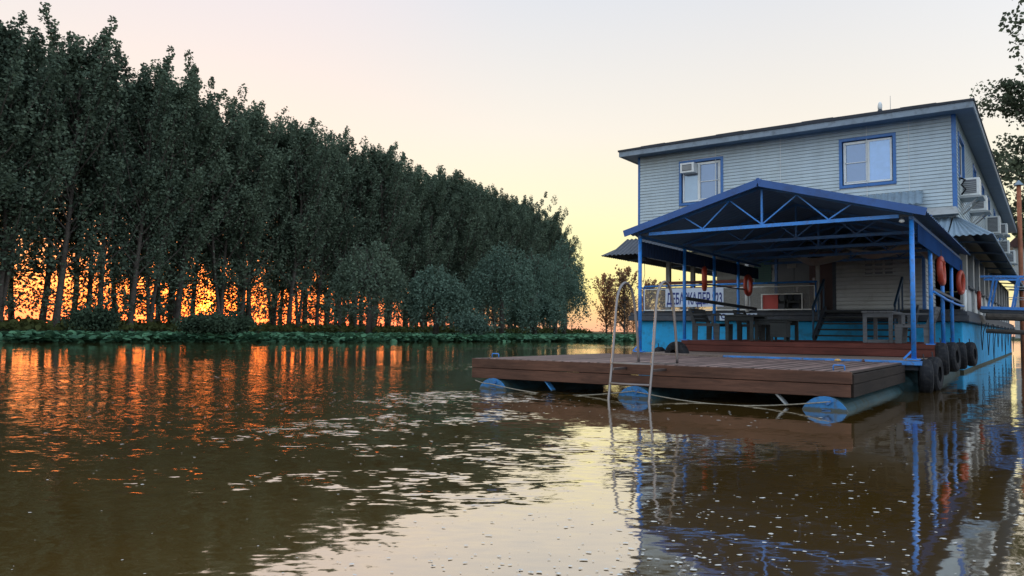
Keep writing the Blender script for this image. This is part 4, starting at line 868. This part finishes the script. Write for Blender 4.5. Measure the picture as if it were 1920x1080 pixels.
ring((-1.73,20.4,2.16), (1,-.10,0), 'orange life ring hanging by the last right canopy post')
ring((-1.76,26.2,1.96), (1,.05,0), 'orange life ring fixed on the white side parapet of the house')
q = MB(); q.tube([(-1.76,21.6,1.25),(-1.76,21.6,2.05)], .05, 10); tag(q.obj('white_pipe', M_white, smooth=True), 'short white upright pipe below the last right life ring', 'pipe')

# ------------------------------------------------------------------ furniture on the terrace
TZ = .745
def armchair(lab, loc, rz, wd=.62, mat=M_furn, name='armchair'):
    t = thing(name, lab, 'chair', loc, rz, 'wooden terrace seats')      # faces +x
    q = MB(); 
    for k in range(4): q.box(-.24+k*.13,-.24+k*.13+.12,-wd/2,wd/2,.335,.36)
    q.obj('seat', mat, t)
    for k in range(4): q = MB(); z = .40+k*.075; x = -.27-.03*k; q.hexa([(x-.012,-wd/2,z),(x+.012,-wd/2,z),(x+.012,wd/2,z),(x-.012,wd/2,z),(x-.04,-wd/2,z+.065),(x-.016,-wd/2,z+.065),(x-.016,wd/2,z+.065),(x-.04,wd/2,z+.065)]); q.obj('back_slat', mat, t)
    for s in (-1,1):
        y = s*wd/2; q = MB(); q.box(-.32,.32,y-.035,y+.035,.545,.57); q.obj('armrest', mat, t)
        q = MB(); q.hexa([(-.30,y-.02,0),(-.19,y-.02,0),(-.19,y+.02,0),(-.30,y+.02,0),(-.30,y-.02,.36),(-.18,y-.02,.36),(-.18,y+.02,.36),(-.30,y+.02,.36)]); q.hexa([(-.30,y-.02,.36),(-.22,y-.02,.36),(-.22,y+.02,.36),(-.30,y+.02,.36),(-.40,y-.02,.68),(-.34,y-.02,.68),(-.34,y+.02,.68),(-.40,y+.02,.68)]); q.obj('rear_leg', mat, t)
        q = MB(); q.hexa([(.19,y-.02,0),(.29,y-.02,0),(.29,y+.02,0),(.19,y+.02,0),(.16,y-.02,.36),(.30,y-.02,.36),(.30,y+.02,.36),(.16,y+.02,.36)]); q.box(.12,.17,y-.018,y+.018,.36,.545); q.obj('front_leg', mat, t)
        q = MB(); q.box(-.28,.28,y-.022,y+.022,.30,.334); q.obj('apron', mat, t)
    return t
def table(lab, loc, lx, ly, h_, mat, bar=True, name='table'):
    t = thing(name, lab, 'table', loc, 0, 'tables on the terrace'); n = max(2, int(lx/.11))
    for k in range(n): q = MB(); x = -lx/2+k*lx/n; q.box(x,x+lx/n-.006,-ly/2,ly/2,h_-.03,h_); q.obj('board', mat, t)
    for sx in (-1,1):
        for sy in (-1,1): q = MB(); x = sx*(lx/2-.05); y = sy*(ly/2-.06); q.box(x-.035,x+.035,y-.025,y+.025,0,h_-.031); q.obj('leg', mat, t)
    for y in (-ly/2+.06,ly/2-.06):
        if bar: q = MB(); q.box(-lx/2+.09,lx/2-.09,y-.02,y+.02,.0,.06); q.obj('crossbar', mat, t)
        q = MB(); q.box(-lx/2+.02,lx/2-.02,y-.03,y+.03,h_-.12,h_-.032); q.obj('apron', mat, t)
    return t
table('pale grey wooden table with a low crossbar in front of the stairs', (-2.77,16.55,TZ), .56, 1.2, .62, M_furn)
armchair('pale grey wooden armchair facing left, behind the right canopy post', (-2.12,15.98,TZ), PI, .62)
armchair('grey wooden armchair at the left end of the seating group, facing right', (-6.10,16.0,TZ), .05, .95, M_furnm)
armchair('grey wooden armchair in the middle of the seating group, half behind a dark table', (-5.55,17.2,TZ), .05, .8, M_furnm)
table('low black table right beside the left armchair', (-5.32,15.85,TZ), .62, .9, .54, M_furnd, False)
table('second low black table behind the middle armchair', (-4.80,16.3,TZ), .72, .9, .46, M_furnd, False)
t = thing('stool', 'small dark boxy stool right of the black tables', 'stool', (-4.52,15.6,TZ)); q = MB(); q.box(-.16,.16,-.16,.16,.08,.38); q.obj('box', M_furnd, t, bevel=.008); q = MB(); q.box(-.18,.18,-.18,.18,.382,.405); q.obj('seat', M_furnd, t)
for x in (-.13,.13):
    for y in (-.13,.13): q = MB(); q.box(x-.02,x+.02,y-.02,y+.02,0,.078); q.obj('leg', M_furnd, t)
# dark armchairs behind the porch rail
for x, lab in ((-6.15,'black armchair with a round back behind the porch railing, nearer the red panel'),(-5.75,'black armchair behind the porch railing, nearer the maroon door')):
    t = thing('porch_chair', lab, 'chair', (x,20.85,1.55), 0, 'black chairs on the porch edge'); t.location.y = 21.28
    q = MB(); q.box(-.18,.18,-.2,.2,.20,.26); q.obj('seat', M_furnd, t)
    q = MB(); q.torus((0,.18,.36), (0,1,0), .13, .025, 20, 8); q.obj('backrest', M_furnd, t)
    for sx in (-1,1):
        for sy in (-1,1): q = MB(); q.box(sx*.16-.02,sx*.16+.02,sy*.17-.02,sy*.17+.02,0,.30); q.obj('leg', M_furnd, t)
# left inside: small red float
# ------------------------------------------------------------------ gangway, pile, distant house, bank trees
G = thing('gangway', 'blue railed gangway from the deck to the right bank', 'gangway', (0,0,0))
q = MB(); q.hexa([(-1.66,24.7,1.58),(5.5,25.6,1.30),(5.5,26.9,1.30),(-1.66,26.0,1.58),(-1.66,24.7,1.68),(5.5,25.6,1.40),(5.5,26.9,1.40),(-1.66,26.0,1.68)]); q.obj('walkway', M_dark, G)
for y0, nm in ((24.68,0),(26.02,1)):
    q = MB(); q.bar((-1.62,y0,1.70),(5.5,y0+.9,1.42),.06,.08); q.obj('edge_beam', M_blue, G)
    q = MB(); q.bar((-1.62,y0,2.58),(5.5,y0+.9,2.35),.06,.06); q.obj('handrail', M_blue, G)
    for k in range(5):
        x = -1.35+k*.55; zb = 1.70-.039*(x+1.62); q = MB(); q.bar((x-.10,y0+.125*(x+1.62),zb),(x+.06,y0+.125*(x+1.62),zb+.88),.05,.05,(0,1,0)); q.obj('rail_post', M_blue, G)
    for zz in (.3,.6): q = MB(); q.tube([(-1.0,y0+.08,1.68+zz),(5.5,y0+.9,1.42+zz)], .012, 6); q.obj('rail_wire', M_grey, G)
q = MB(); q.tube([(-1.5,24.6,1.45),(1.5,25.2,1.35),(5.8,26,1.2)], [.10,.11,.13], 10); tag(q.obj('log', M_bark), 'long bare log lying under the gangway', 'log')
q = MB(); q.tube([(-1.5,24.5,1.05),(2.0,24.6,.9),(5.8,25,.85)], [.06,.07,.08], 8); tag(q.obj('log', M_bark), 'thin pale log reaching from the hull to the bank below the gangway', 'log')
pl = thing('mooring_pile', 'tall rusty orange steel pile with a small conical metal cap beside the house', 'pile', (-1.25,46.3,0))
q = MB(); q.tube([(0,0,-2.5),(0,0,8.72)], .105, 14); q.obj('pile_shaft', M_rust, pl, smooth=True); q = MB(); q.tube([(0,0,8.72),(0,0,8.75),(0,0,9.0)], [.22,.22,.02], 14); q.obj('cap', M_awn, pl)
hb = thing('distant_house', 'small brown roofed building beyond the end of the landing stage', 'building', (0,0,0))
q = MB(); q.box(-1.9,1.6,56,62,.8,6.6); q.obj('wall', M_side2, hb); q = MB(); q.add([(-2.3,55.7,6.5),(1.9,55.7,6.3),(-.3,55.7,8.6),(-2.3,62.3,6.5),(1.9,62.3,6.3),(-.3,62.3,8.6)], [(0,1,2),(3,5,4),(0,2,5,3),(1,4,5,2),(0,3,4,1)]); q.obj('roof', M_brown, hb)
q = MB(); q.box(.2,1.0,55.95,55.99,2.5,4.2); wf = q.obj('window', M_trim, hb); q = MB(); q.box(.27,.93,55.92,55.948,2.57,4.13); q.obj('pane', M_panedark, wf)
def bank_tree(seed, H, R, n, leaf, lab, loc, zlow=.3, mat=None):
    rng = np.random.default_rng(seed); t = thing('bank_tree', lab, 'tree', loc, 0, 'trees on the right bank'); tr = MB(); C = []
    tr.tube([(0,0,-.5),(.1,0,H*.2),(-.1,.1,H*.5),(0,0,H*.92)], [.38,.30,.2,.04], 8)
    for i in range(42):
        z0 = H*rng.uniform(zlow,.85); a_ = rng.uniform(0,2*PI); L = R*math.sin(min(1,(z0/H-zlow+.2)/(1.2-zlow))*PI)**.6*rng.uniform(.55,1.1); p0 = Vector((0,0,z0)); p2 = p0+Vector((math.cos(a_)*L,math.sin(a_)*L,L*rng.uniform(.2,.9)))
        tr.tube([p0,p0.lerp(p2,.5)+Vector((0,0,.15)),p2], [.09,.06,.02], 5, caps=False)
        for q_ in np.linspace(.45,1.05,5):
            m = int(n/210*rng.uniform(.5,1.5)); g_ = rng.normal(size=(m,3)); g_ /= np.linalg.norm(g_,axis=1)[:,None]; C.append(np.array(p0.lerp(p2,q_))+g_*rng.uniform(.3,.95)*rng.uniform(.2,1,(m,1))**.5)
    tr.obj('trunk', M_bark, t, smooth=True); leaves_obj('crown', np.concatenate(C), mat or L_near, leaf, t, rng); return t
bank_tree(70, 16.5, 5.4, 22000, .17, 'loose leafed tree behind the roof at the right edge, sky showing through it', (.8,53,.6))
bank_tree(71, 14, 4.5, 9000, .20, 'dark tree low behind the rusty pile', (3.6,62,.8), .12)
bank_tree(72, 14.0, 2.9, 11000, .13, 'darker nearer tree whose branch tips reach in at the top right', (2.05,28.5,.5), .36)
for i, (x, y) in enumerate(((5.5,60),(7,72),(2.5,75))): bank_tree(75+i, 9, 3.6, 5000, .24, ['low tree on the right bank, nearest of the background three','low tree on the right bank, right hand one of the background three','low tree on the right bank, farthest of the background three'][i], (x,y,.8), .1)

# ------------------------------------------------------------------ foam flecks on the water
M_foam = paint('foam', (.62,.60,.55), .7, .15, 20, None, 0, 0)
rng = np.random.default_rng(4); V = []; Fc = []
def fleck(x, y, r, el_=1.0, rot=0):
    k = 7; b0 = len(V); c, s = math.cos(rot), math.sin(rot)
    for i in range(k):
        a_ = 2*PI*i/k; q_ = r*rng.uniform(.55,1.15); u, v = math.cos(a_)*q_*el_, math.sin(a_)*q_; V.append((x+u*c-v*s, y+u*s+v*c, .004))
    Fc.append(tuple(range(b0,b0+k)))
def cloud(cx, cy, sx, sy, rot, n, r0, r1):
    c, s = math.cos(rot), math.sin(rot)
    for i in range(n):
        u, v = rng.normal()*sx, rng.normal()*sy; x, y = cx+u*c-v*s, cy+u*s+v*c
        if y > 8.6 or math.hypot(x,y) < 1.2: continue
        fleck(x, y, rng.uniform(r0,r1)*rng.uniform(.4,1)**1.5, rng.uniform(1,2), rot+rng.normal()*.3)
cloud(-1.15,2.55,.55,.22,.62,330,.004,.013); cloud(-.8,4.0,.9,.7,.62,230,.005,.015); cloud(-1.6,3.2,.6,.3,.6,140,.004,.012)
cloud(-6.4,7.0,1.6,.5,1.1,240,.006,.02); cloud(-3.8,3.6,1.6,.8,.6,90,.005,.014); cloud(-4.5,7.6,1.8,.4,.2,110,.006,.018)
cloud(-12,9,3.5,1.2,.9,50,.02,.05); cloud(-2.2,2.0,.8,.3,.6,50,.003,.009)
q = MB(); q.v = V; q.f = Fc; o = q.obj('foam_flecks', M_foam); tag(o, 'small white foam flecks drifting on the water', kind='stuff')
